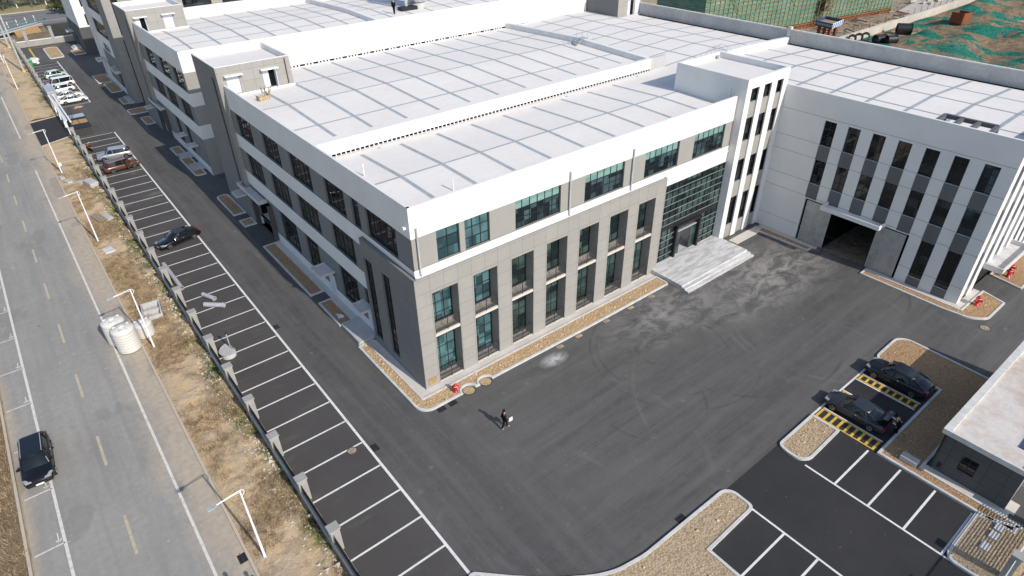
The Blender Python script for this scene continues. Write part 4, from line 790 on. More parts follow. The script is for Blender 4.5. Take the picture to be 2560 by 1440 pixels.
mb = MB(); wall(mb, 'y', 91.9, 2.1, 60, 11, 17.5, [(12.0 + 6.4 * i, 12.0 + 6.4 * i + 4.6, 12.75, 15.2) for i in range(7)], .2); mb.build('front_wall', 'grey_render', B3)
for i in range(7): window(B3, 'y', 91.9, 12.0 + 6.4 * i, 16.6 + 6.4 * i, 12.76, 15.2, 5, 2, 'glass_dark', n=-.17)
mb = MB(); mb.quad((2.1, 88.5, 12.6), (60, 88.5, 12.6), (60, 91.9, 12.6), (2.1, 91.9, 12.6)); mb.quad((-.14, 88.5, 17.5), (60, 88.5, 17.5), (60, 110, 17.5), (-.14, 110, 17.5)); mb.build('roof', 'roof_concrete', B3)
mb = MB()
for z0, z1 in ((11.15, 12.7), (0, 1.1), (15, 17.5)): wall(mb, 'x', X0 - .4, 93.9, 104.8, z0, z1)
wall(mb, 'x', X0 - .4, 93.9, 104.8, 6.0, 8.75, [(97.3, 102.7, 6.15, 7.4)], .25); mb.build('side_band', 'white_paint', B3)
mb = MB(); wall(mb, 'x', X0 - .36, 93.9, 104.8, 8.75, 11.15, [(94.3, 104.4, 8.76, 11.14)], .2); wall(mb, 'x', X0 - .36, 93.9, 104.8, 1.1, 6.0, [(94.5, 97.4, 0.9, 4.4)], .3); wall(mb, 'x', X0 - .36, 93.9, 104.8, 12.7, 15.0, [(94.3, 104.4, 12.75, 14.95)], .2); mb.build('side_wall', 'grey_render_shaded', B3)
window(B3, 'x', X0 - .36, 94.3, 104.4, 8.77, 11.13, 9, 3, 'glass_dark', n=-.17); window(B3, 'x', X0 - .36, 94.3, 104.4, 12.76, 14.94, 9, 3, 'glass_dark', n=-.17); window(B3, 'x', X0 - .4, 97.3, 102.7, 6.16, 7.39, 4, 1, 'glass_dark', n=-.2); window(B3, 'x', X0 - .36, 94.5, 97.4, .95, 4.38, 2, 3, 'glass_dark', n=-.25)
mb = MB()
for a, b_ in ((104.8, 105.3), (106.0, 106.7), (107.4, 108.2), (108.9, 109.8)): mb.box(-.25, .4, a, b_, 0, 17.5)
mb.build('white_fins', 'white_paint', B3)
mb = MB(); mb.box(.1, .4, 105.2, 109.8, 0, 17.4); mb.build('slit_glazing', 'glass_dark', B3)
mb = MB(); mb.quad((X0, 110, 0), (60, 110, 0), (60, 110, 17.5), (X0, 110, 17.5)); mb.quad((60, 88.5, 0), (60, 110, 0), (60, 110, 17.5), (60, 88.5, 17.5)); mb.build('rear_wall', 'white_paint', B3)
canopy(B3, -.95, 93.2, 97.6, 4.0); canopy(B3, -1.6, 104.0, 106.2, 4.0)
mb = MB(); mb.box(-1.0, -.2, 88.8, 93.2, 0, .3); mb.build('porch_step', 'raw_concrete', B3)
B4 = empty('factory_building', (1.0, 131, 0), 'far white building on a dark stone base at the top of the yard', 'building', 'factory buildings of the works')
mb = MB(); wall(mb, 'y', 130.6, .1, 40, 0, 5.2); wall(mb, 'x', .1, 130.6, 146, 0, 5.2, [(138, 140, .3, 2.6)], .2); mb.quad((.1, 130.6, 5.2), (40, 130.6, 5.2), (40, 146, 5.2), (.1, 146, 5.2)); mb.build('stone_base', 'stone_dark', B4)
mb = MB(); wall(mb, 'y', 131.0, .3, 40, 5.2, 19, [(1.9, 4.4, 5.5, 7.6), (1.9, 4.4, 9.0, 11.0), (1.9, 4.4, 12.5, 14.5)], .2); wall(mb, 'x', .3, 131, 146, 5.2, 19, [(133 + 3.5 * i, 133.8 + 3.5 * i, 6.5, 16) for i in range(4)], .2); mb.quad((.3, 131, 19), (40, 131, 19), (40, 146, 19), (.3, 146, 19)); mb.quad((40, 131, 0), (40, 146, 0), (40, 146, 19), (40, 131, 19)); mb.quad((.3, 146, 0), (40, 146, 0), (40, 146, 19), (.3, 146, 19)); mb.build('white_wall', 'white_paint', B4)
for z0 in (5.5, 9.0, 12.5): window(B4, 'y', 131.0, 1.9, 4.4, z0, z0 + 2.05, 2, 2, 'glass_dark', n=-.17)
for i in range(4): window(B4, 'x', .3, 133 + 3.5 * i, 133.8 + 3.5 * i, 6.5, 16, 1, 8, 'glass_dark', n=-.17)
mb = MB(); mb.box(-1.2, .1, 137.5, 140.5, 0, .45); mb.box(-1.6, -1.2, 137.5, 140.5, 0, .2); mb.box(-1.2, .1, 141.5, 144, 2.9, 3.1); mb.build('porch_step', 'kerb_concrete', B4)

# ------------------------------------------------------------ silver tank on the second roof
T = empty('roof_tank', (38.6, 62, 13.5), 'tall silver panelled tank on the second roof', 'tank')
mb = MB(); mb.lathe([(1.45, 1.0), (1.7, 1.5), (1.7, 7.5), (1.2, 8.1), (0, 8.3)], (38.9, 61.6, 13.45), 16, 0, False); mb.build('shell', 'galvanised', T)
mb = MB(); mb.lathe([(0, 1.0), (1.2, 1.0), (1.2, 0)], (38.9, 61.6, 13.45), 14); mb.build('base', 'raw_concrete', T)
mb = MB(); mb.tube([(36.6, 61.3, 13.5), (36.6, 61.3, 20.5)], .28, 12); mb.build('flue', 'galvanised', T)
mb = MB(); mb.box(35.2, 38.0, 60.2, 61.5, 13.45, 14.0); mb.build('plinth', 'dark_plastic', T)
for i in range(8): a = 2 * pi * i / 8; mb = MB(); mb.beam((38.9 + 1.72 * cos(a), 61.6 + 1.72 * sin(a), 14.8), (38.9 + 1.72 * cos(a), 61.6 + 1.72 * sin(a), 20.9), .12, .12); mb.build('rib', 'steel_panel', T)
# broken crate left on the front roof
t = empty('broken_crate', (2.8, 31.4, 13.5), 'broken plywood crate with splintered slats on the front roof', 'crate')
mb = MB(); mb.box(2.35, 3.35, 31.1, 31.15, 13.5, 13.95); mb.box(2.3, 2.36, 31.1, 31.8, 13.5, 13.95); mb.box(3.33, 3.38, 31.1, 31.8, 13.5, 14.0); mb.box(2.35, 3.35, 31.1, 31.8, 13.5, 13.54); mb.build('box', 'wood', t)
mb = MB(); R_ = random.Random(3)
for i in range(9): x = 3.0 + R_.random() * .6; y = 31.5 + R_.random() * .5; mb.beam((x, y, 13.7), (x + R_.uniform(-.5, .5), y + R_.uniform(-.2, .4), 14.3 + R_.random() * .5), .07, .03)
mb.build('slats', 'old_wood', t)

# ------------------------------------------------------------ planting beds with pale kerbs
def stones(name, poly, n, seed, smin, smax, z, mat, keep=None):
    R_ = random.Random(seed); mb = MB(); xs = [p[0] for p in poly]; ys = [p[1] for p in poly]; c_ = 0; tries = 0
    def inside(x, y):
        r_ = False; j = len(poly) - 1
        for i in range(len(poly)):
            if (poly[i][1] > y) != (poly[j][1] > y) and x < (poly[j][0] - poly[i][0]) * (y - poly[i][1]) / (poly[j][1] - poly[i][1]) + poly[i][0]: r_ = not r_
            j = i
        return r_
    while c_ < n and tries < n * 20:
        tries += 1; x = R_.uniform(min(xs), max(xs)); y = R_.uniform(min(ys), max(ys))
        if not inside(x, y) or (keep and not keep(x, y, R_)): continue
        s_ = R_.uniform(smin, smax) * (2.0 if R_.random() < .06 else 1); a = R_.uniform(0, 6.3); e = R_.uniform(.6, 1.4)
        zz = z(x, y) if callable(z) else z
        v = [(x + s_ * e * cos(a + q * 2.1) * R_.uniform(.7, 1.2), y + s_ * sin(a + q * 2.1) * R_.uniform(.7, 1.2), zz - .02) for q in range(3)] + [(x + s_ * .2 * R_.uniform(-1, 1), y + s_ * .2 * R_.uniform(-1, 1), zz + s_ * R_.uniform(.5, 1.0))]
        mb.add(v, [(0, 1, 3), (1, 2, 3), (2, 0, 3)]); c_ += 1
    return mb, (lambda parent=None: mb.build(name, mat, parent))
def bed(poly, rads, label, mat, kw=.16, h=.14, nst=0, sst=(.03, .08), seed=1, smat='stones', group='planting beds', n=6):
    pl = rpoly(poly, rads, n); xs = [p[0] for p in pl]; ys = [p[1] for p in pl]
    t = empty('planting_bed', ((min(xs) + max(xs)) / 2, (min(ys) + max(ys)) / 2, 0), label, 'planting bed', group)
    inn = rpoly(inset(poly, kw), [max(.05, q_ - kw * .55) if q_ > 0 else 0 for q_ in (rads if isinstance(rads, (list, tuple)) else [rads] * len(poly))], n); mb = MB(); mb.ring(pl, inn, -.02, h); mb.build('kerb', 'kerb_concrete', t)
    mb = MB(); mb.prism([(x + (x - q_[0]) * 0, y) for (x, y), q_ in zip(inn, pl)], 0, h - .05, 0); o = mb.build('soil', mat, t)
    if nst: m_, f_ = stones('clods', inn, nst, seed, sst[0], sst[1], h - .06, smat); o2 = f_(t); o2['kind'] = 'stuff'
    return t
# front bed: two semicircular cut-outs round the manholes
pts = [(-1.2, 7.75), (-1.56, 7.7), (-1.6, 3.2)] + [(-1.6, 0)] + arc(-.55, -1.0, 1.06, 180, 270, 8) + arc(2.43, -2.07, .56, 180, 0, 10) + arc(3.95, -2.11, .56, 180, 0, 10) + [(14, -2.24), (24.6, -2.22), (24.75, -1.9), (24.75, -.64), (-.64, -.64), (-.64, 7.75)]
bed(pts, 0, 'long front bed of yellow soil round the stone corner, two manhole notches in its kerb', 'planter_soil', .17, .14, 2600, (.03, .085), 11)
# left side beds
def bedL(y0, y1, x0, x1, lab, r=(.0, .0, .0, .0), sd=3): return bed([(x0, y0), (x1, y0), (x1, y1), (x0, y1)], r, lab, 'island_soil', .17, .14, 120, (.03, .07), sd)
bedL(17.0, 28.55, -1.5, -.16, 'long narrow shaded bed beside the side wall, between two doorways'); bedL(11.25, 15.5, -1.45, -.16, 'short shaded bed with torn plastic lying in it, next to the concrete porch'); bedL(33.95, 35.75, -1.45, -.1, 'small square bed beside the big loading canopy'); bedL(37.35, 43.6, -1.48, -.1, 'shaded bed with rounded end at the foot of the stair tower', (0, 0, .6, 1.2))
bedL(51.3, 58.55, -1.45, -.1, 'shaded bed with rounded corner at the second building', (1.6, 0, 0, 0)); bedL(60.1, 63.5, -1.4, -.1, 'small bed with wooden pallet scraps at the second building'); bedL(76.0, 80.0, -1.45, -.1, 'bed at the foot of the second stair tower'); bedL(82.5, 85.6, -2.2, .6, 'bed between the second and third buildings', (.5, .5, .5, .5)); bedL(89.2, 93.0, -1.9, -.2, 'bed at the foot of the tall stone pier'); bedL(97.5, 104.5, -2.0, -.1, 'long bed under the white banded side wall'); bedL(105.3, 111.5, -2.6, -.3, 'bed beside the white fins up the yard'); bedL(132, 137, -2.2, .0, 'bed beside the far dark stone base')
bed([(-6.7, 131.7), (-4.0, 131.9), (-3.9, 143.3), (-6.6, 143.2)], (.6, .6, 1.6, 1.6), 'free-standing sandy bed with cut-off corners in the far yard', 'planter_soil', .25, .16, 60, (.04, .1), 5)
# right side beds
bed([(39.72, -7.15), (RX - .6, -7.15), (RX - .6, -1.5), (39.5, -1.5)], (0, 0, 0, .4), 'bed in the corner between the white tower and the sliding door', 'island_soil', .16, .14, 200, (.03, .07), 6)
bed([(39.62, -12.4), (39.5, -19.6), (39.75, -21.7), (40.8, -22.75), (44.45, -22.75), (45.1, -20.75), (40.55, -20.7), (40.55, -12.4)], (0, .5, .9, .5, 0, 0, 0, 0), 'bed wrapping the corner of the grey wing, with a hydrant in it', 'island_soil', .16, .14, 500, (.03, .07), 7)
bed([(48.5, -20.1), (47.95, -22.85), (58, -22.9), (58, -20.1)], (0, 0, 0, 0), 'bed beyond the canopied door of the sunlit wing, with two hydrants', 'island_soil', .16, .14, 300, (.03, .07), 8)
# islands of the visitor car park
bed([(28.72, -19.3), (29.2, -19.05), (32.4, -19.0), (33.05, -19.7), (32.8, -26.2), (20.4, -26.2), (20.35, -31.6), (19.45, -31.6), (19.45, -23.78), (28.72, -23.78)], (.3, .4, .6, .5, 0, 0, 0, 0, 0, 0), 'big L-shaped bed round the guard house and behind the hatched bays', 'island_soil', .17, .14, 1500, (.03, .075), 9)
bed([(15.0, -20.0), (15.2, -19.3), (19.42, -19.25), (19.42, -21.28), (15.6, -21.38), (15.0, -20.9)], (.4, .5, 0, 0, .4, .4), 'small bed with rounded end between hatched and plain bays', 'gravel_soil', .17, .14, 700, (.03, .08), 10)
bed([(-5.85, -13.9), (-4.3, -15.45), (-2.6, -17.0), (-.7, -18.3), (.4, -18.78), (2.2, -19.1), (9.3, -19.2), (9.75, -19.7), (9.7, -21.2), (5.3, -21.3), (5.2, -30), (-6, -30), (-8, -14.5)], (.2, .5, .8, .8, .5, .5, .6, .4, .4, 0, 0, 0, 0), 'large gravelly bed with curved edge at the near side of the yard', 'gravel_soil', .18, .14, 3200, (.03, .085), 12)
bed([(15.35, -29.62), (19.3, -29.62), (20.3, -31.7), (20.6, -33.0), (15.0, -33), (14.9, -30.0)], (.7, 0, 0, 0, 0, .4), 'gravelly bed with pale slabs, striped by the railing shadow', 'gravel_soil', .17, .14, 700, (.03, .07), 13)
for (x, y), l in zip(((19.24, -30.9), (18.45, -30.9), (17.3, -30.85)), ('pale slab nearest the guard house', 'middle pale slab of the three on the patch', 'pale slab farthest from the guard house')):
    tag(MB().box(x - .3, x + .3, y - .22, y + .22, .06, .2).build('concrete_slab', 'kerb_concrete'), l, 'slab', 'slabs on the patch by the guard house')

# ------------------------------------------------------------ guard house
G = empty('guard_house', (20.9, -28.5, 0), 'single-storey dark stone guard house with pale flat roof', 'building')
mb = MB(); wall(mb, 'x', 20.95, -30.6, -26.35, 0, 3.2, [(-28.55, -27.65, .95, 2.15)], .12); mb.build('side_wall', 'stone_dark', G)
window(G, 'x', 20.95, -28.55, -27.65, .95, 2.15, 2, [.62, .38], 'glass_dark', n=-.1, bar=.055)
mb = MB(); mb.quad((20.95, -26.35, 0), (34, -26.35, 0), (34, -26.35, 3.2), (20.95, -26.35, 3.2)); mb.quad((34, -30.6, 0), (34, -26.35, 0), (34, -26.35, 3.2), (34, -30.6, 3.2)); wall(mb, 'y', -30.6, 20.95, 34, 0, 3.2); mb.build('rear_wall', 'stone_clad', G)
mb = MB(); mb.box(20.6, 34, -30.7, -30.55, 3.2, 3.55); mb.box(20.6, 20.75, -30.55, -26.62, 3.2, 3.55); mb.box(20.6, 34, -26.62, -26.2, 3.2, 3.55); mb.quad((20.6, -30.7, 3.2), (34, -30.7, 3.2), (34, -26.2, 3.2), (20.6, -26.2, 3.2)); mb.build('parapet', 'kerb_concrete', G)
mb = MB(); mb.quad((20.7, -30.6, 3.35), (34, -30.6, 3.35), (34, -26.5, 3.35), (20.7, -26.5, 3.35)); mb.build('roof', 'roof_old', G)
mb = MB(); mb.box(20.2, 20.93, -30.9, -25.9, 0, .07); mb.box(20.93, 22, -31.1, -30.6, 0, .07); mb.build('apron', 'apron_concrete', G)
mb = MB(); mb.tube([(20.9, -26.42, 3.2), (20.9, -26.42, .15)], .045, 8); mb.build('downpipe', 'dark_frame', G)
mb = MB(); mb.box(20.9, 20.945, -26.9, -26.7, .35, .75); mb.build('vent_cover', 'dark_plastic', G)
tag(MB().box(22.6, 24.6, -30.45, -29.6, 3.36, 3.42).build('solar_panel', 'plate_blue'), 'dark blue panel lying on the guard house roof', 'panel')
tag(MB().box(20.0, 20.55, -25.9, -24.9, .05, .45).build('utility_box', 'raw_concrete'), 'grey concrete box in the shade beside the guard house', 'box')
# steel railing beyond the guard house (its bars throw the striped shadow)
f = empty('gate_railing', (15.5, -32.2, 0), 'white steel bar railing between stone posts by the guard house', 'fence')
mb = MB()
for i in range(17): mb.box(16.3, 20.9, -32.215, -32.185, .2 + i * .105, .235 + i * .105)
mb.build('bars', 'white_metal', f)
for x in (16.1, 12.6, 21.0): mb = MB(); mb.box(x - .22, x + .22, -32.42, -31.98, 0, 2.0); mb.box(x - .27, x + .27, -32.47, -31.93, 2.0, 2.08); mb.build('post', 'fence_stone', f)
mb = MB()
for i in range(30): mb.box(12.8 + i * .11, 12.83 + i * .11, -32.21, -32.19, .2, 1.9)
mb.box(12.8, 15.9, -32.22, -32.18, .2, .25); mb.box(12.8, 15.9, -32.22, -32.18, 1.8, 1.85); mb.build('gate_leaf', 'white_metal', f)

# ------------------------------------------------------------ perimeter wall with stone posts and iron railing
def perimeter(y0, y1, n_, label):
    f = empty('perimeter_fence', (-10.95, y0, 0), label, 'fence', 'fences round the works'); st = (y1 - y0) / n_
    mb = MB(); mb.box(-11.12, -10.88, y0, y1, -.1, .82); mb.box(-11.15, -10.85, y0, y1, .82, .88); mb.build('low_wall', 'fence_stone', f)
    for i in range(n_ + 1):
        y = y0 + st * i; mb = MB(); mb.box(-11.14, -10.60, y - .24, y + .24, 0, 1.84); mb.box(-11.2, -10.54, y - .30, y + .30, 1.84, 1.93); mb.build('post', 'fence_stone', f)
        if i == n_: break
        mb = MB(); a, b_ = y + .24, y + st - .24; k_ = int((b_ - a) / .13)
        for q in range(k_): yy = a + (q + .5) * (b_ - a) / k_; mb.box(-11.012, -10.988, yy - .011, yy + .011, .88, 1.56, 0, 'b'); mb.add([(-11.012, yy - .011, 1.56), (-10.988, yy - .011, 1.56), (-10.988, yy + .011, 1.56), (-11.012, yy + .011, 1.56), (-11, yy, 1.66)], [(0, 1, 4), (1, 2, 4), (2, 3, 4), (3, 0, 4)])
        for z in (.93, 1.42, 1.1): mb.box(-11.02, -10.98, a, b_, z, z + .035)
        mb.box(-11.025, -10.975, (a + b_) / 2 - .025, (a + b_) / 2 + .025, .88, 1.58); mb.build('railing', 'black_iron', f)
perimeter(-16.61 - 4.395, 75.67, 22, 'long low stone wall with iron railing and square posts beside the near parking row')
perimeter(95.5, 147.0, 12, 'stone wall with iron railing and posts beside the far parking row')
f = empty('boundary_fence', (-4, 147.7, 0), 'stone fence with white coping closing the far end of the yard', 'fence', 'fences round the works')
mb = MB(); mb.box(-10.5, .3, 147.5, 147.8, 0, 1.1); mb.build('low_wall', 'fence_stone', f)
mb = MB(); mb.box(-10.5, .3, 147.42, 147.88, 1.1, 1.26); mb.build('coping', 'white_paint', f)
for x in (-8.5, -3.6): mb = MB(); mb.box(x - .3, x + .3, 147.35, 147.95, 0, 3.4); mb.box(x - .38, x + .38, 147.27, 148.03, 3.4, 3.55); mb.build('post', 'fence_stone', f)
mb = MB()
for i in range(70): mb.box(-10.4 + i * .15, -10.37 + i * .15, 147.64, 147.66, 1.26, 2.5)
mb.build('railing', 'black_iron', f)
# sliding gate in the fence gap, with its motor cabin
f = empty('sliding_gate', (-10.9, 86, 0), 'white steel frame gate at the factory entry, with grey gate cabin', 'gate')
mb = MB(); mb.box(-11.1, -10.9, 79.0, 96.5, 1.75, 1.95); mb.box(-10.5, -10.3, 79.5, 96.3, 1.6, 1.8); mb.box(-10.75, -10.6, 82.0, 96.0, 1.2, 1.35)
for y in (79.2, 83.0, 87.5, 92.0, 96.2): mb.box(-11.08, -10.92, y - .08, y + .08, 0, 1.75)
mb.build('gate_frame', 'white_metal', f)
mb = MB(); mb.box(-10.95, -9.9, 95.6, 100.2, 0, 2.2); mb.box(-11.1, -9.75, 95.4, 100.4, 2.2, 2.4); mb.build('gate_cabin', 'galvanised', f)
mb = MB(); 
for y in (80, 81.2, 82.6, 84): mb.beam((-10.4, y, 1.0), (-9.6, y + 1.2, 2.2), .05, .05)
mb.build('braces', 'rail_grey', f)
t = empty('gate_booth', (-9.4, 80.5, 0), 'small dark grey booth with two tan skylight panels beside the gate', 'booth')
mb = MB(); mb.box(-10.45, -8.3, 77.2, 84.2, 0, 1.15); mb.build('walls', 'rail_grey', t)
MB().box(-10.55, -8.2, 77.1, 79.3, 1.15, 1.25).build('dark_roof', 'dark_plastic', t); MB().box(-10.55, -8.2, 81.5, 82.3, 1.2, 1.32).build('dark_roof', 'dark_plastic', t)
for q in (-10.4, -9.3): MB().box(q, q + 1.0, 79.3, 81.5, 1.15, 1.22).build('skylight', 'cardboard', t)
mb = MB(); mb.box(-10.5, -8.2, 82.3, 84.3, 1.15, 1.3); mb.build('light_roof', 'galvanised', t)

# ------------------------------------------------------------ street lamps and tall poles along the verge
def lamp_proto():
    t = empty('street_lamp', (0, 0, 0), None, 'street lamp', 'street lamps along the verge')
    mb = MB(); mb.tube([(0, 0, 0), (0, 0, .5), (0, 0, 5.7)], [.085, .075, .045], 10); mb.build('pole', 'white_metal', t, True)
    mb = MB(); mb.box(-.14, .14, -.14, .14, 0, .04); mb.build('base_plate', 'galvanised', t, True)
    mb = MB(); mb.tube([(.0, 0, 5.25), (.13, 0, 5.36), (.2, 0, 5.52), (.14, 0, 5.68), (0, 0, 5.72), (-.5, 0, 5.66), (-1.25, 0, 5.55)], .022, 6); mb.tube([(0, 0, 5.6), (-.4, 0, 5.60), (-1.2, 0, 5.52)], .016, 6); mb.build('arm', 'white_metal', t, True)
    h = MB(); h.loft([[(-1.2, -.06, 5.50), (-1.2, .06, 5.50), (-1.2, .06, 5.58), (-1.2, -.06, 5.58)], [(-1.35, -.12, 5.48), (-1.35, .12, 5.48), (-1.35, .12, 5.57), (-1.35, -.12, 5.57)], [(-1.68, -.1, 5.46), (-1.68, .1, 5.46), (-1.68, .1, 5.53), (-1.68, -.1, 5.53)]], 0, False); hd = h.build('lamp_head', 'galvanised', t, True)
    mb = MB(); mb.box(-1.64, -1.34, -.09, .09, 5.435, 5.458); mb.build('lens', 'lamp_lens', hd, True)
    return t
LP = lamp_proto()
for i, (y, lab) in enumerate(((-5.74, 'white street lamp beside the drain grate in the road gutter'), (18.2, 'white street lamp standing beside the white water tanks'), (40.65, 'white street lamp between the wooden pallet and the road, opposite the black sedan'), (63.7, 'white street lamp with a small sign plate on its pole, near the driveway'), (111.2, 'white street lamp beyond the driveway, opposite the row of white cars'), (134.5, 'farthest white street lamp by the road'))):
    o = LP if i == 0 else copy_tree(LP); o.location = (-14.33, y, .05); o['label'] = lab
    if i == 3: mb = MB(); mb.box(.05, .32, -.02, .02, .9, 1.35); mb.build('sign_plate', 'plate_white', o, True)
for y, h_, lab in ((123.4, 15, 'tall grey pole with horizontal arm by the far wall'), (149, 14, 'tall grey pole farthest up the verge')):
    t = empty('utility_pole', (-12.0, y, 0), lab, 'pole', 'tall poles'); mb = MB(); mb.tube([(0, 0, 0), (0, 0, h_)], [.2, .13], 10); mb.build('pole', 'galvanised', t, True)
    mb = MB(); mb.beam((0, 0, 6.4), (-3.2, 0, 6.4), .14, .14); mb.build('arm', 'galvanised', t, True)
    mb = MB(); mb.lathe([(.3, 0), (.3, .45), (.2, .5)], (0, 0, .0), 10); mb.build('warning_collar', 'yellow_paint', t, True)

# ------------------------------------------------------------ cars
PROF = {'sedan': (.15, [(0, .40), (.03, .47), (.14, .53), (.27, .60), (.6, .62), (.86, .635), (.96, .61), (1, .50)], (.25, .43, .69, .925)),
        'suv': (.17, [(0, .42), (.03, .51), (.13, .565), (.25, .61), (.6, .62), (.9, .63), (.97, .60), (1, .46)], (.235, .37, .86, .975)),
        'coupe': (.17, [(0, .42), (.03, .50), (.13, .56), (.25, .60), (.6, .62), (.88, .66), (.97, .63), (1, .48)], (.235, .40, .73, .965)),
        'mpv': (.15, [(0, .38), (.03, .46), (.12, .51), (.22, .56), (.6, .58), (.9, .59), (.97, .57), (1, .44)], (.20, .34, .88, .975)),
        'van': (.14, [(0, .38), (.03, .46), (.09, .50), (.15, .54), (.6, .55), (.92, .56), (.98, .55), (1, .40)], (.13, .26, .93, .985)),
        'hatch': (.14, [(0, .38), (.04, .46), (.12, .51), (.22, .57), (.6, .60), (.9, .63), (.97, .60), (1, .44)], (.19, .36, .80, .965))}
def car(label, kind, paint_, L, W, Hc, loc, rz, open_boot=False, roof_rails=False, open_door=False, dark_roof=False):
    zb, top, (w0, r0, r1, w1) = PROF[kind]; t = empty('car', loc, label, 'car', 'parked cars', rz); X = lambda q: L / 2 - q * L
    mb = MB(); rings = []
    for q, z in top:
        e = 1 - .16 * max(0, (0.13 - q) / .13) ** 1.5 - .12 * max(0, (q - .9) / .1) ** 1.5; w_ = W / 2 * e; b_ = zb * Hc + (.06 * Hc if q in (0, 1) else 0); zt = z * Hc; zm = b_ + (zt - b_) * .55
        hf = [(w_ * .88, b_), (w_ * .985, b_ + .08 * Hc), (w_, zm), (w_ * .975, zt - .055 * Hc), (w_ * .88, zt - .008 * Hc)]
        rings.append([(X(q), -y, zz) for y, zz in hf] + [(X(q), 0, zt + .012 * Hc)] + [(X(q), y, zz) for y, zz in hf[::-1]])
    mb.loft(rings, 0, True); body = mb.build('body', paint_, t, True)
    zbelt = lambda q: next(z0 + (z1 - z0) * (q - a) / (b_ - a) for (a, z0), (b_, z1) in zip(top, top[1:]) if a <= q <= b_) * Hc
    def ring(qf, qr, wf, ws, zf, zr): return [(X(qf), -W / 2 * wf, zf), (X(qf) - .0, 0, zf), (X(qf), W / 2 * wf, zf), (X(qf + .06), W / 2 * ws, zf), (X((qf + qr) / 2), W / 2 * ws, (zf + zr) / 2), (X(qr - .05), W / 2 * ws, zr), (X(qr), W / 2 * wf, zr), (X(qr), 0, zr), (X(qr), -W / 2 * wf, zr), (X(qr - .05), -W / 2 * ws, zr), (X((qf + qr) / 2), -W / 2 * ws, (zf + zr) / 2), (X(qf + .06), -W / 2 * ws, zf)]
    b0 = ring(w0, w1, .74, .90, zbelt(w0) - .01, zbelt(w1) - .02); b1 = ring(r0, r1, .62, .72, Hc * .955, Hc * (.93 if kind != 'coupe' else .90))
    bm_ = [tuple(p0[i_] + (p1[i_] - p0[i_]) * (.60 if i_ == 2 else (.50 if i_ == 0 else .42)) for i_ in range(3)) for p0, p1 in zip(b0, b1)]; mb = MB(); mb.loft([b0, bm_, b1], 0, True, False); mb.build('windows', 'car_glass', t, True)
    rf = ring(r0 - .008, r1 + .01, .66, .745, Hc * .952, Hc * (.927 if kind != 'coupe' else .897)); rm = [(x * .93 + .07 * (X((r0 + r1) / 2)), y * .9, z + .045 * Hc) for x, y, z in rf]
    mb = MB(); mb.loft([rf, rm], 0, True, True); mb.build('roof', 'dark_plastic' if dark_roof else paint_, t, True)
    mb = MB()
    for s_ in (-1, 1):
        for (qb, yb, zq), (qt, yt, zt_) in (((w0 + .02, .85, zbelt(w0)), (r0 + .01, .69, Hc * .95)), ((.46, .905, zbelt(.46)), (.475, .735, Hc * .95)), (((w1 + r1) / 2 - .12, .90, zbelt(.7)), (r1 - .03, .735, Hc * .93)), ((w1 - .02, .84, zbelt(w1)), (r1, .69, Hc * .925))):
            A_ = Vector((X(qb), s_ * W / 2 * yb, zq - .01)); B_ = Vector((X(qt), s_ * W / 2 * yt, zt_)); M_ = Vector((A_.x * .5 + B_.x * .5, A_.y * .58 + B_.y * .42, A_.z * .4 + B_.z * .6)); mb.beam(A_, M_, .05, .05); mb.beam(M_, B_, .05, .05)
        mb.beam((X(w0 + .05), s_ * W / 2 * .905, zbelt(w0)), (X(w1 - .04), s_ * W / 2 * .905, zbelt(w1)), .03, .03)
    mb.build('pillars', paint_, t, True)
    wr = .215 * Hc if kind in ('sedan', 'hatch') else .20 * Hc; wr = max(wr, .27)
    for qx in (.185, .80):
        for s_ in (-1, 1):
            cx, cy = X(qx), s_ * (W / 2 - .085); mb = MB(); n_ = 20; prof = [(.0, -.1), (wr * .55, -.1), (wr * .93, -.1), (wr, -.06), (wr, .06), (wr * .93, .1), (wr * .62, .1), (.0, .085)]
            V = [(cx + r * cos(2 * pi * a / n_), cy + s_ * yy, wr + r * sin(2 * pi * a / n_)) for r, yy in prof for a in range(n_)]
            mb.add(V, [(i * n_ + a, i * n_ + (a + 1) % n_, (i + 1) * n_ + (a + 1) % n_, (i + 1) * n_ + a) for i in range(len(prof) - 1) for a in range(n_)], 0, False); wh = mb.build('wheel', 'tyre', t, True, True)
            mb = MB()
            for a in range(5):
                A = 2 * pi * a / 5 + .3
                for da in (-.16, .16): mb.beam((cx + .03 * cos(A), cy + s_ * .108, wr + .03 * sin(A)), (cx + wr * .66 * cos(A + da), cy + s_ * .108, wr + wr * .66 * sin(A + da)), .035, .02)
            ro = [(cx + wr * .70 * cos(2 * pi * a / n_), wr + wr * .70 * sin(2 * pi * a / n_)) for a in range(n_)]; ri = [(cx + wr * .60 * cos(2 * pi * a / n_), wr + wr * .60 * sin(2 * pi * a / n_)) for a in range(n_)]
            for a in range(n_): j = (a + 1) % n_; mb.quad((ro[a][0], cy + s_ * .112, ro[a][1]), (ro[j][0], cy + s_ * .112, ro[j][1]), (ri[j][0], cy + s_ * .112, ri[j][1]), (ri[a][0], cy + s_ * .112, ri[a][1]))
            mb.build('rim', 'rim', wh, True)
            mb = MB(); ar = [(cx + wr * 1.17 * cos(pi * a / 12), wr + wr * 1.17 * sin(pi * a / 12)) for a in range(13)]
            mb.add([(x, s_ * (W / 2 + .004), z) for x, z in ar] + [(x, s_ * (W / 2 - .1), z) for x, z in ar], [tuple(range(13))] + [(a, a + 1, 14 + a, 13 + a) for a in range(12)]); mb.build('wheel_arch', 'dark_plastic', t, True)
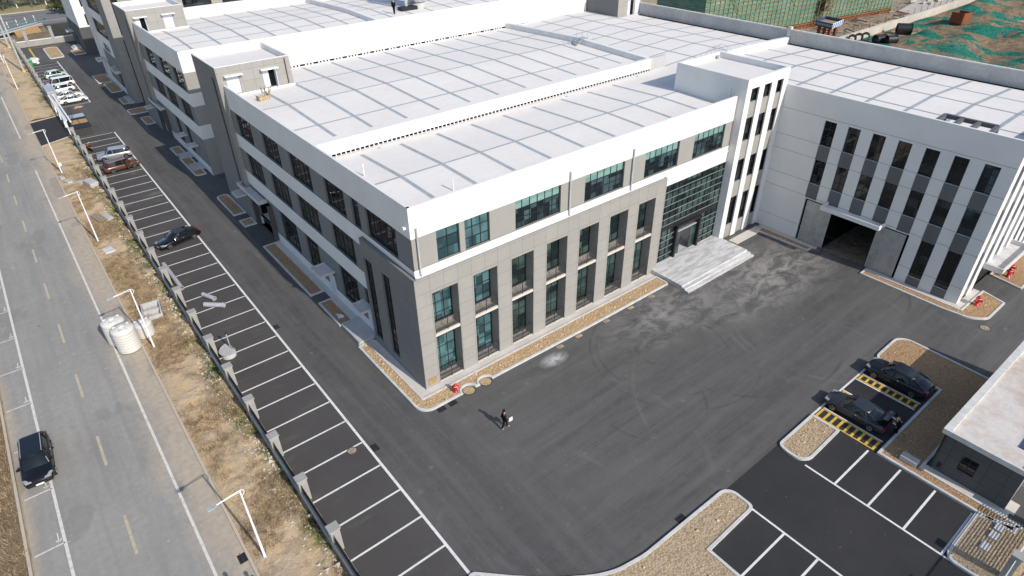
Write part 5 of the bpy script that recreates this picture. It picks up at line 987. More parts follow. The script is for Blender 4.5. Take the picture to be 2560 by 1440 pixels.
    for s_ in (-1, 1):
        mb = MB(); z = top[1][1] * Hc; mb.loft([[(X(.012), s_ * W * .20, z - .17 * Hc * .5), (X(.012), s_ * W * .40, z - .15 * Hc * .5), (X(.012), s_ * W * .40, z - .01), (X(.012), s_ * W * .20, z - .02)], [(X(.085), s_ * W * .30, z - .07), (X(.085), s_ * W * .475, z - .06), (X(.085), s_ * W * .465, z + .035), (X(.085), s_ * W * .34, z + .035)]], 0, False); mb.build('headlight', 'lamp_lens', t, True, True)
        mb = MB(); z = top[-2][1] * Hc; mb.box(X(1.003), X(.955), s_ * W * .27, s_ * W * .452, z - .14 * Hc, z - .03); mb.build('taillight', 'tail_red', t, True)
        mb = MB(); mb.box(X(w0 + .085), X(w0 + .05), s_ * W / 2 * .93, s_ * (W / 2 + .13), zbelt(w0) + .02, zbelt(w0) + .13); mb.build('mirror', paint_, t, True)
        if roof_rails: mb = MB(); mb.beam((X(r0 + .04), s_ * W * .33, Hc * .985), (X(r1 - .03), s_ * W * .33, Hc * .965), .035, .045); mb.build('roof_rail', 'galvanised', t, True)
        mb = MB(); mb.box(X(.78), X(.22), s_ * W / 2 * .985, s_ * (W / 2 + .008), zb * Hc + .01, zb * Hc + .08); mb.build('sill', 'dark_plastic', t, True)
    mb = MB(); mb.box(X(.004), X(-.006), -W * .3, W * .3, .24 * Hc, .36 * Hc); mb.build('grille', 'dark_plastic', t, True)
    for q in (-.008, 1.006): mb = MB(); mb.box(X(q) - .006, X(q) + .006, -.22, .22, .25 * Hc, .25 * Hc + .11); mb.build('number_plate', 'plate_white' if q < 0 else 'plate_blue', t, True)
    if kind in ('sedan', 'suv', 'mpv', 'van', 'coupe'): mb = MB(); mb.box(X(.56), X(.535), W / 2 * .985, W / 2 + .02, zbelt(.5) - .11, zbelt(.5) - .08); mb.box(X(.56), X(.535), -W / 2 - .02, -W / 2 * .985, zbelt(.5) - .11, zbelt(.5) - .08); mb.build('door_handle', 'galvanised', t, True)
    if open_boot:
        mb = MB(); mb.box(X(.985), X(.865), -W * .38, W * .38, .60 * Hc, .66 * Hc); mb.build('boot', 'dark_void', t, True)
        mb = MB(); mb.loft([[(X(.83), -W * .38, .67 * Hc), (X(.83), W * .38, .67 * Hc), (X(.835), W * .38, .71 * Hc), (X(.835), -W * .38, .71 * Hc)], [(X(.93), -W * .36, 1.08 * Hc), (X(.93), W * .36, 1.08 * Hc), (X(.915), W * .36, 1.10 * Hc), (X(.915), -W * .36, 1.10 * Hc)], [(X(.985), -W * .34, 1.06 * Hc), (X(.985), W * .34, 1.06 * Hc), (X(.985), W * .34, 1.09 * Hc), (X(.985), -W * .34, 1.09 * Hc)]], 0, False); mb.build('boot_lid', paint_, t, True, True)
    if open_door: mb = MB(); mb.loft([[(X(.30), -W / 2, .22 * Hc), (X(.30), -W / 2, .9 * Hc), (X(.305), -W / 2 + .04, .9 * Hc), (X(.305), -W / 2 + .04, .22 * Hc)], [(X(.40), -W / 2 - .55, .22 * Hc), (X(.42), -W / 2 - .5, .9 * Hc), (X(.43), -W / 2 - .5, .9 * Hc), (X(.41), -W / 2 - .5, .22 * Hc)]], 0, False); mb.build('open_door', paint_, t, True, True)
    return t
D = radians
car('black SUV parked alone on the public road, facing the dry grass edge', 'suv', 'paint_black', 4.4, 1.72, 1.5, (-23.3, 10.05, .006), D(-93), roof_rails=True)
car('black sedan standing askew across a bay, nose to the wall', 'sedan', 'paint_black', 4.3, 1.66, 1.26, (-7.8, 35.35, .01), D(-165))
car('brown people carrier with its front door open, next to the silver SUV', 'mpv', 'paint_brown', 4.15, 1.65, 1.45, (-8.05, 60.15, .01), D(7), roof_rails=True, open_door=True)
car('silver grey SUV with its nose to the wall, next to the brown people carrier', 'suv', 'paint_silver', 4.2, 1.68, 1.42, (-7.85, 64.85, .01), D(172), dark_roof=False)
car('white sedan at the near end of the far parking row', 'sedan', 'paint_white', 4.2, 1.62, 1.28, (-7.9, 96.2, .01), D(1))
car('white sedan second from the near end of the far parking row', 'sedan', 'paint_white', 4.2, 1.62, 1.28, (-8.1, 99.2, .01), D(2))
car('white crossover between the white sedans and the white van', 'hatch', 'paint_white', 4.2, 1.65, 1.42, (-8.6, 104.0, .01), D(188))
car('white minivan beside the maroon car', 'van', 'paint_white', 4.4, 1.65, 1.75, (-8.1, 107.7, .01), D(191))
car('dark maroon car between the white van and the pale green hatchback', 'sedan', 'paint_maroon', 4.1, 1.62, 1.35, (-8.2, 111.0, .01), D(189))
car('pale mint green hatchback at the far end of the row of cars', 'hatch', 'paint_mint', 3.6, 1.55, 1.4, (-7.8, 115.3, .01), D(9))
car('dark navy coupe-backed SUV in the hatched bay beside the island bed', 'coupe', 'paint_navy', 4.35, 1.72, 1.42, (27.3, -21.45, .012), D(91))
car('grey sedan with its boot lid open in the hatched bay', 'sedan', 'paint_grey', 4.2, 1.64, 1.26, (21.75, -21.2, .012), D(91), open_boot=True)
# red motorbike by the wall
t = empty('motorbike', (-10.0, 69.9, 0), 'orange-red motorbike standing by the wall', 'motorbike', rz=D(100))
for x in (-.55, .55):
    mb = MB(); n_ = 18; V = [(x + r * cos(2 * pi * a / n_), y, .3 + r * sin(2 * pi * a / n_)) for r, y in ((.2, -.05), (.3, -.05), (.3, .05), (.2, .05)) for a in range(n_)]; mb.add(V, [(i % 4 * n_ + a, i % 4 * n_ + (a + 1) % n_, (i + 1) % 4 * n_ + (a + 1) % n_, (i + 1) % 4 * n_ + a) for i in range(4) for a in range(n_)]); mb.build('wheel', 'tyre', t, True)
mb = MB(); mb.loft([[(.75, -.1, .5), (.75, .1, .5), (.7, .08, .72), (.7, -.08, .72)], [(.2, -.17, .45), (.2, .17, .45), (.2, .14, .85), (.2, -.14, .85)], [(-.3, -.13, .45), (-.3, .13, .45), (-.3, .13, .72), (-.3, -.13, .72)], [(-.85, -.1, .6), (-.85, .1, .6), (-.85, .1, .75), (-.85, -.1, .75)]], 0, True); mb.build('body', 'orange_paint', t, True)
mb = MB(); mb.box(-.8, .0, -.13, .13, .74, .84); mb.build('seat', 'dark_plastic', t, True)
mb = MB(); mb.tube([(.5, -.35, .98), (.58, 0, .95), (.5, .35, .98)], .025, 6); mb.tube([(.58, 0, .95), (.68, 0, .4)], .035, 6); mb.build('handlebar', 'rim', t, True)

# ------------------------------------------------------------ people
def skin(name, J, E_, mat, parent, sub=1):
    me = bpy.data.meshes.new(name); ks = list(J); me.from_pydata([J[q][:3] for q in ks], [(ks.index(a), ks.index(b_)) for a, b_ in E_], []); me.materials.append(M[mat])
    o = bpy.data.objects.new(name, me); COL.objects.link(o); o.parent = parent; md = o.modifiers.new('skin', 'SKIN'); md.use_smooth_shade = True
    for i, q in enumerate(ks):
        r = J[q][3]; me.skin_vertices[0].data[i].radius = r if isinstance(r, tuple) else (r, r); me.skin_vertices[0].data[i].use_root = (i == 0)
    s_ = o.modifiers.new('sub', 'SUBSURF'); s_.levels = sub; s_.render_levels = sub; return o
def person(label, loc, rz, step=.22, lean=0.0, coat='black_cloth', trousers='black_cloth', shoes='tan_leather', hood=False, paper=False, k=1.0):
    """figure faces +x; step = half stride, lean = forward bend of the trunk, arms hang or hold"""
    t = empty('person', loc, label, 'person', rz=rz); t.scale = (k, k, k); lx = lambda z: lean * max(0, z - .95)
    J = {'pel': (0, 0, .95, (.11, .15)), 'wst': (lx(1.1), 0, 1.1, (.095, .13)), 'chs': (lx(1.32), 0, 1.32, (.105, .15)), 'nk': (lx(1.47), 0, 1.47, .055), 'hd0': (lx(1.55) + .01, 0, 1.56, .075), 'hd': (lx(1.65) + .015, 0, 1.65, (.095, .08)), 'hd2': (lx(1.72) + .01, 0, 1.73, .06)}
    E_ = [('pel', 'wst'), ('wst', 'chs'), ('chs', 'nk'), ('nk', 'hd0'), ('hd0', 'hd'), ('hd', 'hd2')]
    J['nose'] = (J['hd'][0] + .105, 0, 1.63, .012); E_.append(('hd', 'nose'))
    for s_, q in ((-1, 'r'), (1, 'l')):
        fx = s_ * step; J['hip' + q] = (0, s_ * .09, .9, .085); J['kn' + q] = (fx * .55 + .04, s_ * .095, .5, .058); J['an' + q] = (fx, s_ * .09, .09, .04); J['to' + q] = (fx + .15, s_ * .1, .035, .035)
        E_ += [('pel', 'hip' + q), ('hip' + q, 'kn' + q), ('kn' + q, 'an' + q), ('an' + q, 'to' + q)]
        ax = -fx * .9 + lx(1.1); up = paper and s_ < 0
        J['sh' + q] = (lx(1.4), s_ * .19, 1.4, .055); J['el' + q] = (lx(1.15) + ax * .4 - (.06 if up else 0), s_ * .24, 1.13, .042); J['wr' + q] = ((.2 if up else ax) + .02, s_ * .22, .95 if up else .88, .03)
        J['pm' + q] = (J['wr' + q][0] + .03, s_ * .22, J['wr' + q][2] - .08, .028); E_ += [('chs', 'sh' + q), ('sh' + q, 'el' + q), ('el' + q, 'wr' + q), ('wr' + q, 'pm' + q)]
        for fi, (dy, ln) in enumerate(((-.028, .07), (-.010, .08), (.010, .075), (.026, .06))): J['f%d%s' % (fi, q)] = (J['pm' + q][0] + .02, s_ * .22 + dy, J['pm' + q][2] - ln, .009); E_.append(('pm' + q, 'f%d%s' % (fi, q)))
        J['th' + q] = (J['wr' + q][0] + .07, s_ * .20, J['wr' + q][2] - .07, .010); E_.append(('wr' + q, 'th' + q))
    skin('body', J, E_, 'skin', t, 1)
    g = lambda ks, d: {q: J[q][:3] + ((tuple(a + d for a in J[q][3]) if isinstance(J[q][3], tuple) else J[q][3] + d),) for q in ks}
    skin('jacket', g(['wst', 'pel', 'chs', 'shr', 'shl', 'elr', 'ell', 'wrr', 'wrl'], .028), [('wst', 'pel'), ('wst', 'chs'), ('chs', 'shr'), ('chs', 'shl'), ('shr', 'elr'), ('shl', 'ell'), ('elr', 'wrr'), ('ell', 'wrl')], coat, t)
    skin('trousers', g(['pel', 'hipr', 'hipl', 'knr', 'knl', 'anr', 'anl'], .022), [('pel', 'hipr'), ('pel', 'hipl'), ('hipr', 'knr'), ('hipl', 'knl'), ('knr', 'anr'), ('knl', 'anl')], trousers, t)
    for q in 'rl': skin('shoe', g(['an' + q, 'to' + q], .018), [('an' + q, 'to' + q)], shoes, t)
    hx = J['hd'][0]; mb = MB(); mb.lathe([(.0, .128), (.06, .115), (.10, .07), (.112, .0), (.10, -.06 if not hood else -.16)], (hx - .022, 0, 1.665), 14); mb.build('hood' if hood else 'hair', coat if hood else 'hair', t, True)
    for s_ in (-1, 1):
        mb = MB(); mb.lathe([(0, -.008), (.009, 0), (0, .008)], (hx + .085, s_ * .032, 1.66), 6); mb.build('eye', 'hair', t, True)
        mb = MB(); mb.lathe([(0, -.028), (.012, 0), (0, .028)], (hx, s_ * .09, 1.635), 6); mb.build('ear', 'skin', t, True)
    mb = MB(); mb.box(hx + .075, hx + .09, -.022, .022, 1.588, 1.598); mb.build('mouth', 'rust', t, True)
    return t
p1 = person('man in black jacket and tan shoes walking across the yard with a white paper', (2.13, -6.62, .0), D(-25), paper=True)
tag(MB().box(2.27, 2.56, -6.98, -6.93, .80, 1.10).build('paper_sheet', 'white_cloth'), 'white paper held by the walking man', 'paper')
person('person in a black hooded coat bending at the open boot of the grey sedan', (22.0, -23.75, .012), D(95), step=.06, lean=.45, hood=True, shoes='black_cloth')
person('person in dark clothes standing by the silver roof tank', (33.4, 59.4, z2_(59.4)), D(20), step=.05, shoes='black_cloth', k=1.25)
person('person at the road kerb whose shadow falls over the white line', (-16.15, -7.75, .006), D(80), step=.08, shoes='black_cloth')
person('person at the road kerb whose shadow falls beside the drain grate', (-15.25, -8.45, .02), D(100), step=.08, shoes='black_cloth')

# ------------------------------------------------------------ hydrants
def hydrant(label, x, y, z, sc=1.0, rz=0.0, band=True):
    t = empty('fire_hydrant', (x, y, z), label, 'hydrant', 'red fire hydrants', rz); t.scale = (sc, sc, sc)
    mb = MB(); mb.lathe([(.19, 0), (.19, .06), (.12, .08), (.12, .5), (.16, .52), (.16, .58), (.14, .66), (.08, .74), (.0, .77)], (0, 0, 0), 16); mb.build('barrel', 'hydrant_red', t, True)
    for a in (0, 2.1, 4.2): mb = MB(); mb.tube([(.08 * cos(a), .08 * sin(a), .40), (.23 * cos(a), .23 * sin(a), .40)], .075, 10); mb.tube([(.23 * cos(a), .23 * sin(a), .40), (.27 * cos(a), .27 * sin(a), .40)], .09, 10); mb.build('outlet', 'hydrant_red', t, True)
    mb = MB(); mb.lathe([(.165, .53), (.165, .57)], (0, 0, 0), 16); mb.build('band', 'plate_white', t, True)
hydrant('red fire hydrant in the front bed beside the manhole notches', 1.56, -1.55, .08, 1.0)
hydrant('red fire hydrant at the corner of the grey wing', 42.3, -21.25, .08, 1.25, .6); hydrant('red fire hydrant nearest the canopied door of the sunlit wing', 49.35, -21.3, .08, 1.2, 1.0); hydrant('red fire hydrant behind the other one near the canopied door', 50.5, -21.1, .08, 1.2, .3)
# ------------------------------------------------------------ manhole covers and drain grates
def manhole(x, y, z, r, lab): 
    t = empty('manhole_cover', (x, y, z), lab, 'manhole cover', 'round manhole covers'); mb = MB(); mb.lathe([(0, .012), (r * .86, .012), (r * .86, .006)], (x, y, z), 24, 0, False); mb.build('lid', 'wood' if y < -1.9 and x < 5 else 'old_wood', t); mb = MB(); mb.lathe([(r * .88, 0), (r * .88, .014), (r, .014), (r, 0)], (x, y, z), 24, 0, False); mb.build('rim', 'rail_grey', t)
manhole(2.43, -2.0, .004, .5, 'round manhole cover in the kerb notch next to the hydrant'); manhole(3.95, -2.02, .004, .5, 'round manhole cover in the kerb notch farther from the hydrant'); manhole(39.45, -22.98, .004, .42, 'round manhole cover in the asphalt near the grey wing corner'); manhole(-6.94, -1.77, .006, .34, 'round brown manhole cover in a parking bay of the near row')
def grate(x, y, lab, rz=0, L=.62, W=.42, z=.004):
    t = empty('drain_grate', (x, y, z), lab, 'drain grate', 'drain grates', rz); mb = MB()
    mb.box(-L / 2, L / 2, -W / 2, W / 2, 0, .004, 1)
    for i in range(9): u = -L / 2 + L * i / 8; mb.box(u - .014, u + .014, -W / 2, W / 2, .004, .014)
    for v in (-W / 2, 0, W / 2): mb.box(-L / 2, L / 2, v - .014, v + .014, .005, .016)
    mb.build('bars', ['rail_grey', 'dark_void'], t, True)
for x, y, l, r in ((-15.35, -5.0, 'drain grate in the road gutter by the kerb', 1.57), (-5.62, -2.5, 'drain grate at the line of the near parking row', 1.57), (-5.62, 14.65, 'drain grate farther up the line of the parking row', 1.57), (5.7, -18.9, 'drain grate at the edge of the large gravelly bed', 0), (-.2, -2.35, 'drain grate at the corner kerb of the front bed', 0), (.75, -2.35, 'drain grate next to the corner one at the front bed', 0)): grate(x, y, l, r)
R_ = random.Random(21)
for i, x in enumerate((11.0, 13.1, 16.3, 19.3, 22.0)):
    tag(MB().box(x - .3, x + .3, -2.68 + R_.uniform(-.05, .05), -2.36, .004, .03).build('drain_cover', 'wood' if i % 2 else 'old_wood'), 'small square cover beside the front kerb, number %s from the stone corner' % ('one', 'two', 'three', 'four', 'five')[i], 'cover', 'covers along the front kerb')

# ------------------------------------------------------------ things on the verge and in the bays
def tank(label, x, y, r, h):
    t = empty('water_tank', (x, y, .1), label, 'water tank', 'white plastic tanks'); mb = MB(); pr = [(r * .97, 0), (r, .05)]
    nr = int(h / .28)
    for i in range(nr): z = .1 + (h - .35) * i / nr; pr += [(r, z), (r * .965, z + .05), (r, z + .1)]
    pr += [(r, h - .2), (r * .95, h - .08), (r * .55, h + .02), (r * .28, h + .06)]; mb.lathe(pr, (x, y, .1), 32); mb.build('body', 'white_poly', t)
    mb = MB(); mb.lathe([(r * .27, h + .04), (r * .27, h + .13), (r * .2, h + .16), (0, h + .17)], (x, y, .1), 20); mb.build('lid', 'white_poly', t)
    for a in (.6, 2.6, 4.4): mb = MB(); mb.lathe([(.0, h + .06), (.12, h + .05), (.13, h - .03)], (x + r * .68 * cos(a), y + r * .68 * sin(a), .1), 10); mb.build('knob', 'white_poly', t)
    for a in (0, 1.57): mb = MB(); mb.tube([(x + r * .95 * cos(a + .5), y + r * .95 * sin(a + .5), h + .05), (x, y, h + .24), (x + r * .95 * cos(a + 3.6), y + r * .95 * sin(a + 3.6), h + .05)], .012, 5); mb.build('strap', 'galvanised', t)
tank('big white water tank in front, its foot on the white road line', -15.85, 19.45, .86, 2.1); tank('big white water tank half hidden behind the other big one', -16.25, 21.05, .86, 2.1); tank('small white water tank beside the lamp post', -14.4, 20.55, .72, 1.3)
t = empty('concrete_trough', (-13.2, 23.4, .1), 'grey open concrete trough behind the white tanks', 'trough', rz=D(-8))
mb = MB(); mb.box(-.75, .75, -1.1, 1.0, 0, .1); mb.box(-.75, -.65, -1.1, 1.0, .1, .6); mb.box(.65, .75, -1.1, 1.0, .1, .6); mb.box(-.65, .65, .9, 1.0, .1, .6); mb.box(-.65, .65, -.25, -.17, .1, .5); mb.box(-.65, .65, -1.1, -1.0, .1, .35); mb.build('shell', 'raw_concrete', t, True)
t = empty('wooden_pallet', (-13.2, 46.2, .22), 'slatted wooden pallet on the verge', 'pallet', rz=D(12)); mb = MB()
for i in range(10): mb.box(-.42, .42, -1.25 + i * .27, -1.10 + i * .27, .1, .13)
for x in (-.4, 0, .4): mb.box(x - .04, x + .04, -1.25, 1.35, 0, .1)
mb.build('slats', 'old_wood', t, True)
for i, (x0, y0, w_, l_, rz, lab) in enumerate(((-12.45, 46.0, .75, 1.7, 12, 'pale concrete slab beside the slatted pallet'), (-12.1, 56.9, .95, 1.9, 14, 'large concrete slab box at the bend of the wall'), (-13.9, 37.8, .9, 1.2, 10, 'pale concrete slab on the verge near the road kerb'), (-14.6, 61.6, .5, 1.0, 5, 'concrete block beside the lamp with the sign plate'), (-14.2, 59.8, .55, 1.1, 20, 'second concrete block beside the kerb, near the dry bush'), (-13.0, 58.6, .7, .8, 40, 'flat slab lying in dry weeds by the large slab box'))):
    hgt = .55 if i == 1 else .16; o = MB().box(-w_ / 2, w_ / 2, -l_ / 2, l_ / 2, 0, hgt).build('concrete_slab', 'raw_concrete' if i != 2 else 'kerb_concrete', None, True); o.location = (x0, y0, .12); o.rotation_euler = (0, 0, D(rz)); tag(o, lab, 'slab', 'concrete slabs on the verge')
def pipe(label, a, b_, r, grp='grey plastic pipes'):
    if 'black' in grp: zg = max(tz(a[0], a[1]), tz(b_[0], b_[1]), .1) + r * .95; a = (a[0], a[1], zg); b_ = (b_[0], b_[1], zg)
    A = Vector(a); Bv = Vector(b_); t = empty('pipe', tuple((A + Bv) / 2 - Vector((0, 0, r))), label, 'pipe', grp); mb = MB(); n_ = 18; d_ = (Bv - A).normalized(); sx = d_.cross(Vector((0, 0, 1))).normalized(); sy = sx.cross(d_); V = []
    for p_, rr in ((A, r), (Bv - d_ * .22, r), (Bv - d_ * .2, r * 1.1), (Bv, r * 1.1), (Bv, r * .9), (A, r * .88), (A, r)): V += [tuple(p_ + sx * rr * cos(2 * pi * q / n_) + sy * rr * sin(2 * pi * q / n_)) for q in range(n_)]
    mb.add(V, [(i * n_ + q, i * n_ + (q + 1) % n_, (i + 1) * n_ + (q + 1) % n_, (i + 1) * n_ + q) for i in range(6) for q in range(n_)], 0, False); mb.build('tube', 'grey_plastic_pipe' if 'grey' in grp else 'black_pipe', t)
pipe('short grey pipe lying in a bay, its open socket towards the other pipe', (-8.95, 23.4, .2), (-8.35, 22.0, .2), .2); pipe('short grey pipe lying across a white bay line', (-9.35, 21.65, .21), (-8.0, 20.4, .21), .21); pipe('long grey pipe lying along the wall', (-10.3, 31.2, .24), (-10.15, 25.6, .24), .2)
t = empty('metal_plate', (-9.85, 13.3, 0), 'half-round grey sheet resting on a drum by the wall', 'plate'); mb = MB(); mb.lathe([(.55, 0), (.55, .45), (0, .47)], (-9.95, 13.4, .006), 18); mb.build('drum', 'raw_concrete', t)
mb = MB(); a_ = arc(-9.75, 13.4, .85, 95, 285, 14); mb.loft([[(x, y, .6 + .1 * (x + 9.8)) for x, y in a_], [(x, y, .64 + .1 * (x + 9.8)) for x, y in a_]], 0, False); mb.build('sheet', 'rail_grey' if 0 else 'raw_concrete', t)
t = empty('steel_post', (-9.55, 14.35, 0), 'short grey steel post standing beside the half-round sheet', 'post'); mb = MB(); mb.tube([(-9.55, 14.35, .0), (-9.55, 14.35, 1.45)], .05, 8); mb.box(-9.7, -9.4, 14.2, 14.5, .006, .05); mb.build('pole', 'galvanised', t); mb = MB(); mb.tube([(-9.55, 14.35, 1.42), (-9.55, 14.35, 1.5)], .08, 10); mb.build('cap', 'dark_plastic', t)
t = empty('wheelie_bin', (-10.35, 127.2, 0), 'green bin beside the heap of white sacks', 'bin'); mb = MB(); mb.loft([[(-10.6, 126.9, 0), (-10.1, 126.9, 0), (-10.1, 127.5, 0), (-10.6, 127.5, 0)], [(-10.7, 126.8, 1.1), (-10.0, 126.8, 1.1), (-10.0, 127.6, 1.1), (-10.7, 127.6, 1.1)]], 0, False); mb.build('body', 'green_plastic', t); mb = MB(); mb.box(-10.75, -9.95, 126.75, 127.65, 1.1, 1.2); mb.build('lid', 'green_plastic', t)
R_ = random.Random(5)
for i in range(14):
    x, y = -9.9 + R_.uniform(-.7, .9), 130.6 + R_.uniform(-1.9, 2.0); s_ = R_.uniform(.35, .6); z0 = R_.choice((0, 0, .3)); mb = MB(); rg = []
    for j in range(6):
        zz = [0, .12, .4, .7, .92, 1][j] * s_ * 1.1; rr = [.75, 1, 1.05, .85, .4, .1][j] * s_; rg.append([(x + rr * cos(q * pi / 5) * R_.uniform(.85, 1.15), y + rr * sin(q * pi / 5) * R_.uniform(.85, 1.15), z0 + zz) for q in range(10)])
    mb.loft(rg, 0, True); tag(mb.build('sack', 'bag_white'), 'white sack in the heap beside the green bin', 'sack', 'heap of white sacks')
t = tag(MB().add([(-8.6, 92.0, .03), (-7.3, 92.2, .03), (-7.1, 93.0, .05), (-8.4, 93.1, .05), (-8.1, 92.6, .3), (-7.6, 92.55, .22)], [(0, 1, 5, 4), (1, 2, 5), (2, 3, 4, 5), (3, 0, 4)]).build('cardboard_sheet', 'cardboard'), 'crumpled tan cardboard on the asphalt by the white sedans', 'cardboard')
tag(MB().add([(-1.1, 12.2, .12), (-.6, 12.0, .16), (-.5, 12.6, .14), (-.95, 12.9, .18), (-.75, 12.5, .3)], [(0, 1, 4), (1, 2, 4), (2, 3, 4), (3, 0, 4)]).build('torn_plastic', 'bag_white'), 'torn white plastic in the short side bed', 'plastic')

# stones, rubble, dry grass and weeds on the verges
mb, fn = stones('rubble', [(-12.7, -12), (-11.15, -12), (-11.15, 66), (-12.4, 66)], 1500, 31, .03, .13, vz, 'rubble', lambda x, y, R_: R_.random() < (.25 + .75 * min(1, max(0, (x + 12.7) / 1.2))) * (.35 + 1.3 * max(0, mnoise.noise((x * .4, y * .35, 2)) + .3))); o = fn(); tag(o, 'pale broken stones strewn along the foot of the wall', 'rubble', kind='stuff')
def tufts(name, x0, x1, y0, y1, n_, mat, seed, zf, h0, h1, wd, keep, label, cat):
    R_ = random.Random(seed); mb = MB(); c_ = 0; tr = 0
    while c_ < n_ and tr < n_ * 12:
        tr += 1; x = R_.uniform(x0, x1); y = R_.uniform(y0, y1)
        if not keep(x, y, R_): continue
        c_ += 1; z = zf(x, y) - .02
        for q in range(5):
            a = R_.uniform(0, 6.28); h_ = R_.uniform(h0, h1); px, py = x + R_.uniform(-.14, .14), y + R_.uniform(-.14, .14); dx, dy = cos(a), sin(a); ex, ey = px + R_.uniform(-.8, .8) * h_, py + R_.uniform(-.8, .8) * h_
            mb.add([(px - dy * wd, py + dx * wd, z), (px + dy * wd, py - dx * wd, z), (ex, ey, z + h_ * .8)], [(0, 1, 2)])
    tag(mb.build(name, mat), label, cat, kind='stuff')
dryk = lambda x, y, R_: mnoise.noise((x * .33, y * .2, 11)) + .35 * mnoise.noise((x, y, 5)) > R_.uniform(-.15, .35)
tufts('dry_grass', -14.8, -11.4, -12, 70, 13000, 'dry_grass', 41, vz, .08, .30, .016, dryk, 'brown dry grass on the roadside verge', 'dry grass')
tufts('dry_grass', -31, -24.95, -4, 40, 7000, 'dry_grass', 42, lambda x, y: lz(x, y) * min(1, (-24.86 - x) / .4 + .05), .15, .5, .022, lambda x, y, R_: True, 'tall brown dry grass on the far left of the road', 'dry grass')
tufts('weeds', -12.4, -11.2, -12, 66, 2300, 'weed_green', 43, vz, .05, .16, .03, lambda x, y, R_: mnoise.noise((x * .7, y * .28, 21)) > R_.uniform(-.05, .3) and x > R_.uniform(-12.9, -11.1), 'green weeds along the foot of the wall', 'weeds')

# ------------------------------------------------------------ trees beyond the cross road
def tree(label, x, y, h_, r_, mat, seed, n_=900, cat='tree', name='broadleaf_tree', base=.28):
    R_ = random.Random(seed); t = empty(name, (x, y, 0), label, cat, 'trees beyond the cross road'); mb = MB()
    mb.tube([(x, y, 0), (x + .1, y, h_ * .35), (x + .05, y + .1, h_ * .75)], [.16, .12, .04], 7)
    for i in range(6): a = R_.uniform(0, 6.28); z = h_ * R_.uniform(.28, .55); mb.tube([(x, y, z), (x + cos(a) * r_ * .45, y + sin(a) * r_ * .45, z + h_ * .14), (x + cos(a) * r_ * .8, y + sin(a) * r_ * .8, z + h_ * .22)], [.06, .04, .015], 5)
    mb.build('trunk', 'bark', t)
    if name == 'broadleaf_tree' and seed % 2: mb = MB(); mb.lathe([(.175, 0), (.15, 1.1)], (x, y, .0), 8); mb.build('lime_wash', 'lime_wash', t)
    cl = [(R_.gauss(0, .42), R_.gauss(0, .42), R_.uniform(-.75, .9), R_.uniform(.3, .55)) for i in range(16)]; mb = MB()
    for i in range(n_):
        cx, cy, cz, cr = R_.choice(cl); d_ = Vector((R_.gauss(0, 1), R_.gauss(0, 1), R_.gauss(0, 1))).normalized() * cr * R_.random() ** .4
        p = Vector((x + (cx + d_.x) * r_, y + (cy + d_.y) * r_, h_ * (base + 1) / 2 + (cz + d_.z) * .5 * h_ * (1 - base) * .8)); s_ = R_.uniform(.10, .24)
        u = Vector((R_.gauss(0, 1), R_.gauss(0, 1), R_.gauss(0, .6))).normalized(); v = u.cross(Vector((R_.gauss(0, 1), R_.gauss(0, 1), R_.gauss(0, 1)))).normalized()
        mb.add([p - u * s_ - v * s_ * .6, p + u * s_ - v * s_ * .5, p + u * s_ * .8 + v * s_ * .6, p - u * s_ * .7 + v * s_ * .6], [(0, 1, 2, 3)])
    mb.build('crown', mat, t)
for i, (x, y, h_, r_) in enumerate(((-16, 201, 7.5, 2.8), (-12.2, 203.5, 8, 3.0), (-8.4, 201.5, 7, 2.6), (-5, 204, 8.5, 3.0), (-1.6, 202, 7.2, 2.7), (2, 204, 8, 3.0), (5.4, 201.5, 7.5, 2.7), (9, 203, 8.2, 3.0), (13, 202, 8, 3.0), (-14, 208, 9, 3.2), (-6.5, 209, 9, 3.2), (0, 210, 9.5, 3.3), (7, 209, 9, 3.2), (14, 209, 9, 3.2))):
    ords = ('first', 'second', 'third', 'fourth', 'fifth', 'sixth', 'seventh', 'eighth', 'ninth'); lab = ('green roadside tree, %s from the left in the front row across the road' % ords[i]) if i < 9 else ('taller green tree, %s from the left in the back row' % ords[i - 9])
    tree(lab, x, y, h_, r_, 'leaves_tree' if i % 3 else 'leaves_dark', 60 + i, 1500, base=.16)
tree('dense dark round bush at the corner of the far white building', 4.5, 186, 4.6, 2.9, 'leaves_dark', 91, 2200, 'bush', 'round_bush', .02); tree('second dark bush behind the corner of the far white building', 7.5, 191, 5.5, 3.0, 'leaves_dark', 92, 2000, 'bush', 'round_bush', .02)
structure(MB().prism([(-60, 195.5), (40, 195.5), (40, 230), (-60, 230)], -.05, .02).build('grass_strip', 'dull_grass', local=True))
hfield('scrub_ground', -10.3, 14, 148.2, 171, 1.0, lambda x, y: .05 + .3 * mnoise.noise((x * .3, y * .3, 3)) ** 2 * 3, 'left_scrub')
